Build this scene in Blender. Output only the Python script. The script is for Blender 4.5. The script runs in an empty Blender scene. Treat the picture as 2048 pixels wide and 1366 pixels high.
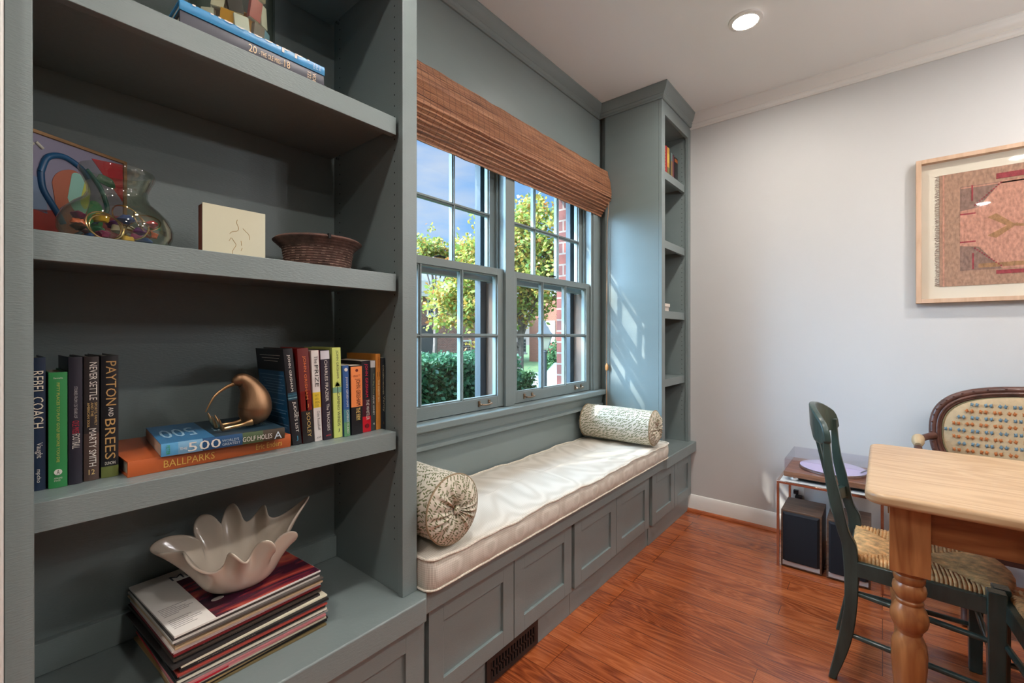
import bpy, bmesh, math, random
from mathutils import Vector, Matrix
from math import sin, cos, pi, radians, atan2, sqrt
SC = bpy.context.scene
COL = SC.collection
random.seed(7)
# ------------------------------------------------------------------ camera
YAW = atan2(741, 892)
cam_d = bpy.data.cameras.new('camera'); cam = bpy.data.objects.new('camera', cam_d); COL.objects.link(cam)
cam_d.sensor_width = 36; cam_d.lens = 892/2048*36; cam_d.shift_y = -13/2048; cam_d.clip_start = .02; cam_d.clip_end = 400
cam.location = (0, 0, 1.22); cam.rotation_euler = (pi/2, 0, YAW-pi/2)
SC.camera = cam
SC.view_settings.view_transform = 'Standard'; SC.view_settings.look = 'None'; SC.view_settings.gamma = 1
SC.view_settings.exposure = 0.0
SC.cycles.use_denoising = True
SC.cycles.max_bounces = 8; SC.cycles.diffuse_bounces = 5; SC.cycles.glossy_bounces = 4; SC.cycles.transparent_max_bounces = 16
SC.cycles.caustics_reflective = False; SC.cycles.caustics_refractive = False
SC.cycles.sample_clamp_indirect = 6
# ------------------------------------------------------------------ world and sun
SUN = Vector((-1.75, 1.0, 1.5)).normalized()
W = bpy.data.worlds.new('sky'); SC.world = W; W.use_nodes = True
nt = W.node_tree; nt.nodes.clear()
def N(t, k, **kw):
    n = t.nodes.new(k)
    for a, b in kw.items():
        if a.startswith('i_'): n.inputs[a[2:].replace('_', ' ')].default_value = b
        else: setattr(n, a, b)
    return n
def ramp(t, stops, interp='LINEAR'):
    r = t.nodes.new('ShaderNodeValToRGB'); r.color_ramp.interpolation = interp
    e = r.color_ramp.elements
    while len(e) > len(stops): e.remove(e[-1])
    while len(e) < len(stops): e.new(1)
    for x, (p, c) in zip(e, stops):
        x.position = p; x.color = tuple(c)+(1,) if len(c) == 3 else c
    return r
def mth(t, op, a, b=None, c=None):
    n = t.nodes.new('ShaderNodeMath'); n.operation = op
    for i, v in enumerate((a, b, c)):
        if v is None: continue
        if isinstance(v, (int, float)): n.inputs[i].default_value = v
        else: t.links.new(v, n.inputs[i])
    return n.outputs[0]
tc = N(nt, 'ShaderNodeTexCoord'); sx = N(nt, 'ShaderNodeSeparateXYZ'); nt.links.new(tc.outputs['Generated'], sx.inputs[0])
grad = ramp(nt, [(0.0, (.40, .45, .48)), (.06, (.46, .54, .61)), (.20, (.21, .42, .72)), (.42, (.10, .30, .66)), (.60, (.80, 1.05, 1.30)), (1.0, (1.0, 1.2, 1.4))])  # upper stops brightened above the view, added light for the window cushion
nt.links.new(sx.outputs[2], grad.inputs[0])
mp = N(nt, 'ShaderNodeMapping'); mp.inputs['Scale'].default_value = (1.6, 1.6, 6.0); nt.links.new(tc.outputs['Generated'], mp.inputs[0])
ns = N(nt, 'ShaderNodeTexNoise'); ns.inputs['Scale'].default_value = 2.2; ns.inputs['Detail'].default_value = 6; nt.links.new(mp.outputs[0], ns.inputs[0])
cr = ramp(nt, [(.48, (0, 0, 0)), (.72, (1, 1, 1))]); nt.links.new(ns.outputs[0], cr.inputs[0])
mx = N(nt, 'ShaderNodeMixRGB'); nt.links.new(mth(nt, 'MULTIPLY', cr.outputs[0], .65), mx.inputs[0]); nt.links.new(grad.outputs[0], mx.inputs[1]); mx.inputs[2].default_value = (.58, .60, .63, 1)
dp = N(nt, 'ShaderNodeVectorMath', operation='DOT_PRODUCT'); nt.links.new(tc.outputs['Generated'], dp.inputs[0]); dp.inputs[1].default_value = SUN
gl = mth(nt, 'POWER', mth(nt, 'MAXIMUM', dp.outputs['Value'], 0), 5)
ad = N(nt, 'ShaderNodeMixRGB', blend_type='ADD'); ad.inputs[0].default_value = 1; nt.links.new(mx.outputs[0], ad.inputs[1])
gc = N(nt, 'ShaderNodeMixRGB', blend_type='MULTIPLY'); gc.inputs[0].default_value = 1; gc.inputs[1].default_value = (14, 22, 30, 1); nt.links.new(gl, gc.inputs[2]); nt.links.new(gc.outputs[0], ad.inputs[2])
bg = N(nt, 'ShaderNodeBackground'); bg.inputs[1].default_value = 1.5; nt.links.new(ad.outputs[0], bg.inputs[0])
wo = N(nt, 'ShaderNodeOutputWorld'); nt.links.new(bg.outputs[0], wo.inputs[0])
sd = bpy.data.lights.new('sun', 'SUN'); sd.energy = 12.0; sd.angle = .012; sd.color = (1, .95, .86)
so = bpy.data.objects.new('sun', sd); COL.objects.link(so); so.rotation_euler = SUN.to_track_quat('Z', 'Y').to_euler(); so.location = (-3, 4, 6)
CEIL = 2.735
CANS = [(2.367, .507), (.87, .44), (-.63, .47), (2.367, -.89), (.65, -.89), (-1.08, -.89), (.65, -2.4)]
CAN_E = 460.0
CHAND_W = 5.5
# ------------------------------------------------------------------ materials
MT = {}
def newmat(name):
    m = bpy.data.materials.new(name); m.use_nodes = True; t = m.node_tree; b = t.nodes['Principled BSDF']; MT[name] = m
    return m, t, b
def pm(name, c, rough=.5, metal=0, spec=.5, var=0, vs=6, bump=0, bs=60, coat=0, stretch=None, sheen=0, aniso=None):
    m, t, b = newmat(name)
    b.inputs['Base Color'].default_value = tuple(c)+(1,); b.inputs['Roughness'].default_value = rough; b.inputs['Metallic'].default_value = metal
    b.inputs['Specular IOR Level'].default_value = spec; b.inputs['Coat Weight'].default_value = coat; b.inputs['Sheen Weight'].default_value = sheen
    if var or bump:
        tc = N(t, 'ShaderNodeTexCoord'); mp = N(t, 'ShaderNodeMapping'); t.links.new(tc.outputs['Object'], mp.inputs[0])
        if stretch: mp.inputs['Scale'].default_value = stretch
        if var:
            n = N(t, 'ShaderNodeTexNoise'); n.inputs['Scale'].default_value = vs; n.inputs['Detail'].default_value = 5; t.links.new(mp.outputs[0], n.inputs[0])
            r = ramp(t, [(.3, [x*(1-var) for x in c]), (.7, [min(1, x*(1+var)) for x in c])]); t.links.new(n.outputs[0], r.inputs[0]); t.links.new(r.outputs[0], b.inputs['Base Color'])
        if bump:
            n = N(t, 'ShaderNodeTexNoise'); n.inputs['Scale'].default_value = bs; n.inputs['Detail'].default_value = 3; t.links.new(mp.outputs[0], n.inputs[0])
            bp = N(t, 'ShaderNodeBump'); bp.inputs['Strength'].default_value = bump; bp.inputs['Distance'].default_value = .002; t.links.new(n.outputs[0], bp.inputs['Height']); t.links.new(bp.outputs[0], b.inputs['Normal'])
    return m
def plain(c, rough=.5):
    k = 'c_%.3f_%.3f_%.3f_%.2f' % (c[0], c[1], c[2], rough)
    return MT.get(k) or pm(k, c, rough)
BLUE = pm('blue_grey_paint', (.205, .250, .250), .34, spec=.5, var=.02, vs=3, bump=.25, bs=90, stretch=(1, 1, 5))
WHITE = pm('wall_white', (.58, .578, .57), .6, var=.01, vs=2, bump=.1, bs=120)
DIMW = pm('taupe_wall', (.30, .28, .26), .8)
CEILM = pm('ceiling_white', (.80, .80, .79), .7)
TRIMW = pm('trim_white', (.80, .79, .76), .35)
STONE = pm('grey_stone', (.35, .33, .3), .9, var=.2, vs=20)
BRASS = pm('aged_brass', (.40, .27, .18), .3, 1)
STEEL = pm('steel', (.6, .6, .6), .25, 1)
BLACKM = pm('register_metal', (.02, .013, .011), .45)
HOLE = pm('dark_hole', (.008, .009, .01), .9)
DARKF = pm('storm_frame', (.018, .028, .036), .5)
PAGES = pm('pages', (.62, .55, .44), .8, var=.12, vs=3, stretch=(300, 1, 1))
PAGESH = pm('pages_flat', (.62, .55, .44), .8, var=.12, vs=3, stretch=(1, 1, 300))
def glassmat(name, tint=(1, 1, 1), base=.03, edge=.5, rough=.02):
    m, t, b = newmat(name); t.nodes.remove(b); out = t.nodes['Material Output']
    tr = N(t, 'ShaderNodeBsdfTransparent'); tr.inputs[0].default_value = tint+(1,)
    gs = N(t, 'ShaderNodeBsdfGlossy'); gs.inputs['Roughness'].default_value = rough
    lw = N(t, 'ShaderNodeLayerWeight'); lw.inputs[0].default_value = .35
    f = mth(t, 'ADD', mth(t, 'MULTIPLY', mth(t, 'POWER', lw.outputs['Facing'], 2.5), edge), base)
    mx = N(t, 'ShaderNodeMixShader'); t.links.new(f, mx.inputs[0]); t.links.new(tr.outputs[0], mx.inputs[1]); t.links.new(gs.outputs[0], mx.inputs[2]); t.links.new(mx.outputs[0], out.inputs[0])
    return m
GLASS = glassmat('window_glass', (.97, .98, .98), .02, .18)
JARG = glassmat('jar_glass', (.88, .90, .85), .06, .85)
ACRYL = glassmat('acrylic', (.97, .965, .99), .04, .45)
def em(name, c, s):
    m, t, b = newmat(name); b.inputs['Emission Color'].default_value = c+(1,); b.inputs['Emission Strength'].default_value = s; b.inputs['Base Color'].default_value = c+(1,)
    return m
LENS = em('lamp_lens', (1, .94, .87), CAN_E)
BULB = em('candle_bulb', (1, .85, .65), 20)
def wood(name, c1, c2, axis='Y', scale=1.0, rough=.35, coat=.2, ring=14, knots=False, bump=.1):
    m, t, b = newmat(name)
    tc = N(t, 'ShaderNodeTexCoord'); mp = N(t, 'ShaderNodeMapping'); t.links.new(tc.outputs['Object'], mp.inputs[0])
    s = {'X': (.12, 1, 1), 'Y': (1, .12, 1), 'Z': (1, 1, .12)}[axis]; mp.inputs['Scale'].default_value = [x*scale for x in s]
    n = N(t, 'ShaderNodeTexNoise'); n.inputs['Scale'].default_value = 5; n.inputs['Detail'].default_value = 3; n.inputs['Distortion'].default_value = .6; t.links.new(mp.outputs[0], n.inputs[0])
    w = mth(t, 'FRACT', mth(t, 'MULTIPLY', n.outputs[0], ring))
    w = mth(t, 'ABSOLUTE', mth(t, 'SUBTRACT', mth(t, 'MULTIPLY', w, 2), 1))
    f = N(t, 'ShaderNodeTexNoise'); f.inputs['Scale'].default_value = 70; f.inputs['Detail'].default_value = 4; t.links.new(mp.outputs[0], f.inputs[0])
    h = mth(t, 'ADD', mth(t, 'MULTIPLY', w, .55), mth(t, 'MULTIPLY', f.outputs[0], .5))
    r = ramp(t, [(.15, c2), (.8, c1)]); t.links.new(h, r.inputs[0]); col = r.outputs[0]
    if knots:
        v = N(t, 'ShaderNodeTexVoronoi'); v.inputs['Scale'].default_value = 3.2
        mp2 = N(t, 'ShaderNodeMapping'); mp2.inputs['Scale'].default_value = {'X': (.6, 1.4, 1.4), 'Y': (1.6, .8, 1.6), 'Z': (1.2, 1.2, 1.0)}[axis]; t.links.new(tc.outputs['Object'], mp2.inputs[0]); t.links.new(mp2.outputs[0], v.inputs[0])
        kr = ramp(t, [(.03, (.25, .12, .06)), (.075, (1, 1, 1))]); t.links.new(v.outputs['Distance'], kr.inputs[0])
        mm = N(t, 'ShaderNodeMixRGB', blend_type='MULTIPLY'); mm.inputs[0].default_value = .9; t.links.new(col, mm.inputs[1]); t.links.new(kr.outputs[0], mm.inputs[2]); col = mm.outputs[0]
    t.links.new(col, b.inputs['Base Color']); b.inputs['Roughness'].default_value = rough; b.inputs['Coat Weight'].default_value = coat; b.inputs['Coat Roughness'].default_value = .15
    bp = N(t, 'ShaderNodeBump'); bp.inputs['Strength'].default_value = bump; bp.inputs['Distance'].default_value = .001; t.links.new(h, bp.inputs['Height']); t.links.new(bp.outputs[0], b.inputs['Normal'])
    return m
PINE_TOP = wood('pine_top', (.62, .42, .24), (.47, .28, .14), 'Y', 1.6, .38, .25, 9, True)
PINE = wood('pine_leg', (.46, .19, .065), (.27, .085, .025), 'Z', 1.6, .3, .3, 8, True)
PINE_AP = wood('pine_apron', (.42, .17, .06), (.22, .07, .022), 'Y', 1.6, .3, .3, 8, True)
WALNUT = wood('speaker_veneer', (.17, .095, .06), (.09, .05, .03), 'Y', 2.5, .45, .05, 9)
WALNUT2 = wood('plinth_veneer', (.28, .13, .075), (.15, .065, .035), 'Y', 2.5, .4, .1, 9)
MAHOG = pm('carved_mahogany', (.085, .032, .022), .4, var=.45, vs=25, coat=.2)
OAKFR = wood('pale_frame', (.62, .42, .29), (.52, .34, .22), 'Z', 2, .5, 0, 6)
GOLDFR = wood('small_frame_wood', (.40, .22, .09), (.22, .11, .04), 'X', 3, .5, 0, 8)
FLOOR, t, b = newmat('oak_floor')
tc = N(t, 'ShaderNodeTexCoord'); mp = N(t, 'ShaderNodeMapping'); mp.inputs['Rotation'].default_value = (0, 0, pi/2); t.links.new(tc.outputs['Object'], mp.inputs[0])
br = N(t, 'ShaderNodeTexBrick', offset=.37, offset_frequency=3, squash_frequency=1); br.inputs['Scale'].default_value = 1; br.inputs['Brick Width'].default_value = .95; br.inputs['Row Height'].default_value = .083
br.inputs['Mortar Size'].default_value = .0011; br.inputs['Mortar Smooth'].default_value = .3; br.inputs['Color1'].default_value = (0, 0, 0, 1); br.inputs['Color2'].default_value = (1, 1, 1, 1); br.inputs['Mortar'].default_value = (.5, .5, .5, 1)
t.links.new(mp.outputs[0], br.inputs[0])
mp2 = N(t, 'ShaderNodeMapping'); mp2.inputs['Scale'].default_value = (3.4, .42, 1); t.links.new(tc.outputs['Object'], mp2.inputs[0])
off = N(t, 'ShaderNodeVectorMath', operation='MULTIPLY_ADD'); t.links.new(br.outputs['Color'], off.inputs[0]); off.inputs[1].default_value = (7, 31, 0); t.links.new(mp2.outputs[0], off.inputs[2])
n1 = N(t, 'ShaderNodeTexNoise'); n1.inputs['Scale'].default_value = 2.6; n1.inputs['Detail'].default_value = 2; n1.inputs['Distortion'].default_value = .5; t.links.new(off.outputs[0], n1.inputs[0])
rg = mth(t, 'ABSOLUTE', mth(t, 'SUBTRACT', mth(t, 'MULTIPLY', mth(t, 'FRACT', mth(t, 'MULTIPLY', n1.outputs[0], 16)), 2), 1))
rg = mth(t, 'POWER', rg, 1.6)
mp3 = N(t, 'ShaderNodeMapping'); mp3.inputs['Scale'].default_value = (130, 5, 1); t.links.new(tc.outputs['Object'], mp3.inputs[0])
n2 = N(t, 'ShaderNodeTexNoise'); n2.inputs['Scale'].default_value = 1.5; n2.inputs['Detail'].default_value = 5; t.links.new(mp3.outputs[0], n2.inputs[0])
sp = N(t, 'ShaderNodeSeparateColor'); t.links.new(br.outputs['Color'], sp.inputs[0])
hv = mth(t, 'ADD', mth(t, 'MULTIPLY', rg, .30), mth(t, 'MULTIPLY', n2.outputs[0], .62))
hv = mth(t, 'ADD', hv, mth(t, 'MULTIPLY', mth(t, 'SUBTRACT', sp.outputs[0], .5), .26))
fr = ramp(t, [(.12, (.17, .032, .009)), (.42, (.37, .088, .025)), (.78, (.53, .155, .048))]); t.links.new(hv, fr.inputs[0])
mm = N(t, 'ShaderNodeMixRGB', blend_type='MULTIPLY'); t.links.new(br.outputs['Fac'], mm.inputs[0]); t.links.new(fr.outputs[0], mm.inputs[1]); mm.inputs[2].default_value = (.28, .22, .2, 1)
t.links.new(mm.outputs[0], b.inputs['Base Color']); b.inputs['Roughness'].default_value = .24; b.inputs['Coat Weight'].default_value = .5; b.inputs['Coat Roughness'].default_value = .10
bp = N(t, 'ShaderNodeBump'); bp.inputs['Strength'].default_value = .18; bp.inputs['Distance'].default_value = .001; t.links.new(mth(t, 'SUBTRACT', n2.outputs[0], mth(t, 'MULTIPLY', br.outputs['Fac'], 2)), bp.inputs['Height']); t.links.new(bp.outputs[0], b.inputs['Normal'])
def brickmat(name, c1, c2, mort, axis='XZ', w=.205, h=.0765, ms=.006, noise=.3):
    m, t, b = newmat(name); tc = N(t, 'ShaderNodeTexCoord'); s = N(t, 'ShaderNodeSeparateXYZ'); t.links.new(tc.outputs['Object'], s.inputs[0]); c = N(t, 'ShaderNodeCombineXYZ')
    t.links.new(mth(t, 'ADD', s.outputs[0], s.outputs[1]), c.inputs[0]); t.links.new(s.outputs[2], c.inputs[1])
    br = N(t, 'ShaderNodeTexBrick'); br.inputs['Scale'].default_value = 1; br.inputs['Brick Width'].default_value = w; br.inputs['Row Height'].default_value = h; br.inputs['Mortar Size'].default_value = ms
    br.inputs['Color1'].default_value = c1+(1,); br.inputs['Color2'].default_value = c2+(1,); br.inputs['Mortar'].default_value = mort+(1,); t.links.new(c.outputs[0], br.inputs[0])
    n = N(t, 'ShaderNodeTexNoise'); n.inputs['Scale'].default_value = 14; n.inputs['Detail'].default_value = 4; t.links.new(tc.outputs['Object'], n.inputs[0]); r = ramp(t, [(.25, (1-noise,)*3), (.75, (1+noise*.6,)*3)]); t.links.new(n.outputs[0], r.inputs[0])
    mm = N(t, 'ShaderNodeMixRGB', blend_type='MULTIPLY'); mm.inputs[0].default_value = 1; t.links.new(br.outputs[0], mm.inputs[1]); t.links.new(r.outputs[0], mm.inputs[2]); t.links.new(mm.outputs[0], b.inputs['Base Color']); b.inputs['Roughness'].default_value = .9
    return m
BRICK = brickmat('red_brick', (.19, .045, .028), (.09, .032, .028), (.19, .145, .12))
BRICKF = brickmat('old_brick', (.33, .13, .10), (.22, .09, .075), (.33, .27, .23), w=.24, h=.085, ms=.009)
BRICKO = brickmat('orange_brick', (.20, .06, .03), (.155, .046, .024), (.19, .11, .07), w=.24, h=.085, ms=.009)
def leafcloth(name, bgc, leafc, leaf2, cell=.016, uvname='UVMap'):
    m, t, b = newmat(name); uv = N(t, 'ShaderNodeUVMap'); uv.uv_map = uvname
    col = None
    bgn = N(t, 'ShaderNodeRGB'); bgn.outputs[0].default_value = bgc+(1,); col = bgn.outputs[0]
    for k, (offs, lc) in enumerate((((0, 0, 0), leafc), ((.0043, .0071, 0), leaf2))):
        mp = N(t, 'ShaderNodeMapping'); mp.inputs['Location'].default_value = [x/cell for x in offs]; mp.inputs['Scale'].default_value = (1/cell, 1/cell, 1/cell); t.links.new(uv.outputs[0], mp.inputs[0])
        v = N(t, 'ShaderNodeTexVoronoi', voronoi_dimensions='2D'); v.inputs['Scale'].default_value = 1; v.inputs['Randomness'].default_value = .75; t.links.new(mp.outputs[0], v.inputs[0])
        d = N(t, 'ShaderNodeVectorMath', operation='SUBTRACT'); t.links.new(mp.outputs[0], d.inputs[0]); t.links.new(v.outputs['Position'], d.inputs[1])
        sc = N(t, 'ShaderNodeSeparateColor'); t.links.new(v.outputs['Color'], sc.inputs[0])
        ro = N(t, 'ShaderNodeVectorRotate', rotation_type='Z_AXIS'); t.links.new(d.outputs[0], ro.inputs['Vector']); t.links.new(mth(t, 'MULTIPLY', mth(t, 'SUBTRACT', sc.outputs[0], .5), 2.6), ro.inputs['Angle'])
        s = N(t, 'ShaderNodeSeparateXYZ'); t.links.new(ro.outputs[0], s.inputs[0])
        ax = mth(t, 'ABSOLUTE', mth(t, 'DIVIDE', s.outputs[0], .165)); ay = mth(t, 'POWER', mth(t, 'ABSOLUTE', mth(t, 'DIVIDE', s.outputs[1], .40)), 1.6)
        f = mth(t, 'LESS_THAN', mth(t, 'ADD', ax, ay), 1)
        st = mth(t, 'MULTIPLY', mth(t, 'LESS_THAN', mth(t, 'ABSOLUTE', s.outputs[0]), .022), mth(t, 'LESS_THAN', mth(t, 'ABSOLUTE', s.outputs[1]), .62))
        f = mth(t, 'MAXIMUM', f, mth(t, 'MULTIPLY', st, .6))
        mx = N(t, 'ShaderNodeMixRGB'); t.links.new(f, mx.inputs[0]); t.links.new(col, mx.inputs[1]); mx.inputs[2].default_value = lc+(1,); col = mx.outputs[0]
    t.links.new(col, b.inputs['Base Color']); b.inputs['Roughness'].default_value = .85; b.inputs['Specular IOR Level'].default_value = .2
    return m
LEAF = leafcloth('leaf_print', (.66, .60, .50), (.15, .17, .075), (.20, .20, .12))
GING, t, b = newmat('gingham')
tc = N(t, 'ShaderNodeTexCoord'); s = N(t, 'ShaderNodeSeparateXYZ'); t.links.new(tc.outputs['Object'], s.inputs[0])
def stripe(o, k=2*pi/.0062): return mth(t, 'MULTIPLY_ADD', mth(t, 'SINE', mth(t, 'MULTIPLY', o, k)), .5, .5)
sm = mth(t, 'DIVIDE', mth(t, 'ADD', mth(t, 'ADD', stripe(s.outputs[0]), stripe(s.outputs[1])), stripe(s.outputs[2])), 3)
r = ramp(t, [(.15, (.54, .49, .415)), (.85, (.76, .715, .64))]); t.links.new(sm, r.inputs[0]); t.links.new(r.outputs[0], b.inputs['Base Color']); b.inputs['Roughness'].default_value = .9; b.inputs['Specular IOR Level'].default_value = .15
PIPE = pm('piping', (.68, .62, .53), .85, var=.25, vs=200)
BLIND, t, b = newmat('woven_wood')
tc = N(t, 'ShaderNodeTexCoord'); mp = N(t, 'ShaderNodeMapping'); mp.inputs['Scale'].default_value = (3, 60, 260); t.links.new(tc.outputs['Object'], mp.inputs[0])
n = N(t, 'ShaderNodeTexNoise'); n.inputs['Scale'].default_value = 1; n.inputs['Detail'].default_value = 3; t.links.new(mp.outputs[0], n.inputs[0])
r = ramp(t, [(.28, (.085, .035, .02)), (.42, (.27, .115, .06)), (.60, (.42, .20, .105)), (.8, (.55, .33, .20))]); t.links.new(n.outputs[0], r.inputs[0])
s = N(t, 'ShaderNodeSeparateXYZ'); t.links.new(tc.outputs['Object'], s.inputs[0])
th = mth(t, 'LESS_THAN', mth(t, 'ABSOLUTE', mth(t, 'SUBTRACT', mth(t, 'FRACT', mth(t, 'MULTIPLY', s.outputs[0], 1/.034)), .5)), .035)
mx = N(t, 'ShaderNodeMixRGB'); t.links.new(th, mx.inputs[0]); t.links.new(r.outputs[0], mx.inputs[1]); mx.inputs[2].default_value = (.16, .07, .04, 1)
t.links.new(mx.outputs[0], b.inputs['Base Color']); b.inputs['Roughness'].default_value = .6
bp = N(t, 'ShaderNodeBump'); bp.inputs['Strength'].default_value = .6; bp.inputs['Distance'].default_value = .002; t.links.new(n.outputs[0], bp.inputs['Height']); t.links.new(bp.outputs[0], b.inputs['Normal'])
RUSH = pm('rush', (.70, .39, .16), .6, var=.4, vs=40, bump=.4, bs=200)
GREEN = pm('green_chair_paint', (.032, .056, .048), .28, var=.35, vs=9, bump=.3, bs=60, stretch=(3, 3, .6), coat=.15)
CERAM = pm('ivory_glaze', (.66, .58, .48), .12, coat=.6, var=.04, vs=5)
BRONZE = pm('bronze', (.27, .155, .085), .42, .85, var=.5, vs=14, bump=.5, bs=70, stretch=(1, 1, .3))
BASKET = pm('brown_coil', (.11, .055, .042), .8, var=.5, vs=30, bump=.8, bs=120)
BASKETL = pm('coil_stitch', (.30, .19, .14), .8, var=.5, vs=60)
# ------------------------------------------------------------------ mesh builder
ORG = {}
def cat(pts, n=6):
    P = [Vector(p) for p in pts]; out = []
    for i in range(len(P)-1):
        a, b_, c, d = P[max(i-1, 0)], P[i], P[i+1], P[min(i+2, len(P)-1)]
        for k in range(n):
            u = k/n; out.append(.5*((2*b_)+(c-a)*u+(2*a-5*b_+4*c-d)*u*u+(-a+3*b_-3*c+d)*u**3))
    out.append(P[-1]); return out
class MB:
    def __init__(s): s.v = []; s.f = []; s.mi = []; s.ms = []; s.uv = []
    def mid(s, m):
        if m not in s.ms: s.ms.append(m)
        return s.ms.index(m)
    def add(s, vs, fs, m, uvs=None):
        o = len(s.v); s.v += [tuple(v) for v in vs]; k = s.mid(m)
        for i, f in enumerate(fs):
            s.f.append([o+j for j in f]); s.mi.append(k); s.uv.append(uvs[i] if uvs else None)
        return s
    def box(s, x0, y0, z0, x1, y1, z1, m):
        v = [(x, y, z) for z in (z0, z1) for y in (y0, y1) for x in (x0, x1)]
        return s.add(v, [(0, 2, 3, 1), (4, 5, 7, 6), (0, 1, 5, 4), (2, 6, 7, 3), (0, 4, 6, 2), (1, 3, 7, 5)], m)
    def hexa(s, v, m): return s.add(v, [(0, 2, 3, 1), (4, 5, 7, 6), (0, 1, 5, 4), (2, 6, 7, 3), (0, 4, 6, 2), (1, 3, 7, 5)], m)
    def prism(s, pts, ax, a0, a1, m):
        n = len(pts)
        def P(p, a): return {'X': (a, p[0], p[1]), 'Y': (p[0], a, p[1]), 'Z': (p[0], p[1], a)}[ax]
        v = [P(p, a0) for p in pts]+[P(p, a1) for p in pts]
        return s.add(v, [tuple(range(n))[::-1], tuple(range(n, 2*n))]+[(i, (i+1) % n, n+(i+1) % n, n+i) for i in range(n)], m)
    def tube(s, pts, r, m, seg=10, smooth=0, sq=None, close=False):
        if smooth:
            rr = r if isinstance(r, (list, tuple)) else [r]*len(pts)
            P4 = cat([tuple(p) for p in pts], smooth); R3 = cat([(x, 0, 0) for x in rr], smooth); pts = P4; r = [x[0] for x in R3]
        pts = [Vector(p) for p in pts]; n = len(pts)
        if not isinstance(r, (list, tuple)): r = [r]*n
        up = Vector((0, 0, 1)); T0 = (pts[1]-pts[0]).normalized()
        if abs(T0.dot(up)) > .9: up = Vector((0, 1, 0))
        vs = []; nrm = (up-T0*up.dot(T0)).normalized()
        for i in range(n):
            T = (pts[(i+1) % n]-pts[i-1]) if close else (pts[min(i+1, n-1)]-pts[max(i-1, 0)]); T = T.normalized()
            nrm = (nrm-T*nrm.dot(T)).normalized(); bn = T.cross(nrm)
            for k in range(seg):
                a = 2*pi*k/seg; vs.append(pts[i]+r[i]*(cos(a)*nrm*(sq or 1)+sin(a)*bn))
        fs = []
        for i in range(n if close else n-1):
            j = (i+1) % n
            for k in range(seg): fs.append((i*seg+k, i*seg+(k+1) % seg, j*seg+(k+1) % seg, j*seg+k))
        if not close: fs += [tuple(range(seg))[::-1], tuple((n-1)*seg+k for k in range(seg))]
        return s.add(vs, fs, m)
    def lathe(s, prof, c, m, seg=32, axis='Z', sx=1, sy=1, cap=True):
        n = len(prof); vs = []
        for r, z in prof:
            for k in range(seg):
                a = 2*pi*k/seg; p = (r*cos(a)*sx, r*sin(a)*sy, z)
                if axis == 'Y': p = (p[0], p[2], -p[1])
                if axis == 'X': p = (p[2], p[0], p[1])
                vs.append((c[0]+p[0], c[1]+p[1], c[2]+p[2]))
        fs = [(i*seg+k, i*seg+(k+1) % seg, (i+1)*seg+(k+1) % seg, (i+1)*seg+k) for i in range(n-1) for k in range(seg)]
        if cap and prof[0][0] > 1e-5: fs.append(tuple(range(seg))[::-1])
        if cap and prof[-1][0] > 1e-5: fs.append(tuple((n-1)*seg+k for k in range(seg)))
        return s.add(vs, fs, m)
    def grid(s, fn, nu, nv, m, closeu=False, uvf=None):
        vs = [fn(i/nu, j/nv) for j in range(nv+1) for i in range(nu+(0 if closeu else 1))]; w = nu if closeu else nu+1
        fs = []; uvs = []
        for j in range(nv):
            for i in range(nu):
                a, b_ = i, (i+1) % w if closeu else i+1
                fs.append((j*w+a, j*w+b_, (j+1)*w+b_, (j+1)*w+a))
                if uvf: uvs.append([uvf(i/nu, j/nv), uvf((i+1)/nu, j/nv), uvf((i+1)/nu, (j+1)/nv), uvf(i/nu, (j+1)/nv)])
        return s.add(vs, fs, m, uvs if uvf else None)
    def text(s, txt, o, ux, uy, L, H, m, lift=.0004, clip=None):
        """writing fitted to a box: o is the lower-left corner, ux reading direction, uy letter-up"""
        c = bpy.data.curves.new('t', 'FONT'); c.body = txt; c.resolution_u = 2; ob = bpy.data.objects.new('t', c)
        me = bpy.data.meshes.new_from_object(ob); bpy.data.objects.remove(ob); bpy.data.curves.remove(c)
        if not len(me.vertices): return s
        if clip is not None:
            bm = bmesh.new(); bm.from_mesh(me); ys = [v.co.y for v in bm.verts]; yc = min(ys)+(max(ys)-min(ys))*clip
            bmesh.ops.bisect_plane(bm, geom=bm.verts[:]+bm.edges[:]+bm.faces[:], plane_co=(0, yc, 0), plane_no=(0, 1, 0), clear_outer=True); bm.to_mesh(me); bm.free()
        xs = [v.co.x for v in me.vertices]; ys = [v.co.y for v in me.vertices]
        x0, x1, y0, y1 = min(xs), max(xs), min(ys), max(ys); ux, uy, o = Vector(ux), Vector(uy), Vector(o); nn = ux.cross(uy)
        vs = [o+ux*((v.co.x-x0)/max(x1-x0, 1e-6)*L)+uy*((v.co.y-y0)/max(y1-y0, 1e-6)*H)+nn*lift for v in me.vertices]
        s.add(vs, [tuple(p.vertices) for p in me.polygons], m); bpy.data.meshes.remove(me)
        return s
    def build(s, name, parent=None, bevel=0, seg=2, sharp=35, sub=0, solid=0, local=False, origin=None):
        if origin is None:
            xs = [v[0] for v in s.v]; ys = [v[1] for v in s.v]; zs = [v[2] for v in s.v]
            c = Vector(((min(xs)+max(xs))/2, (min(ys)+max(ys))/2, min(zs)))
        else: c = Vector(origin)
        me = bpy.data.meshes.new(name); me.from_pydata([Vector(v)-c for v in s.v], [], s.f)
        for m in s.ms: me.materials.append(m)
        me.polygons.foreach_set('material_index', s.mi)
        if any(u for u in s.uv):
            uvl = me.uv_layers.new(name='UVMap')
            for p in me.polygons:
                u = s.uv[p.index]
                if u:
                    for k, li in enumerate(p.loop_indices): uvl.data[li].uv = u[k]
        me.validate(); me.update(); me.shade_smooth(); me.set_sharp_from_angle(angle=radians(sharp))
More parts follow.
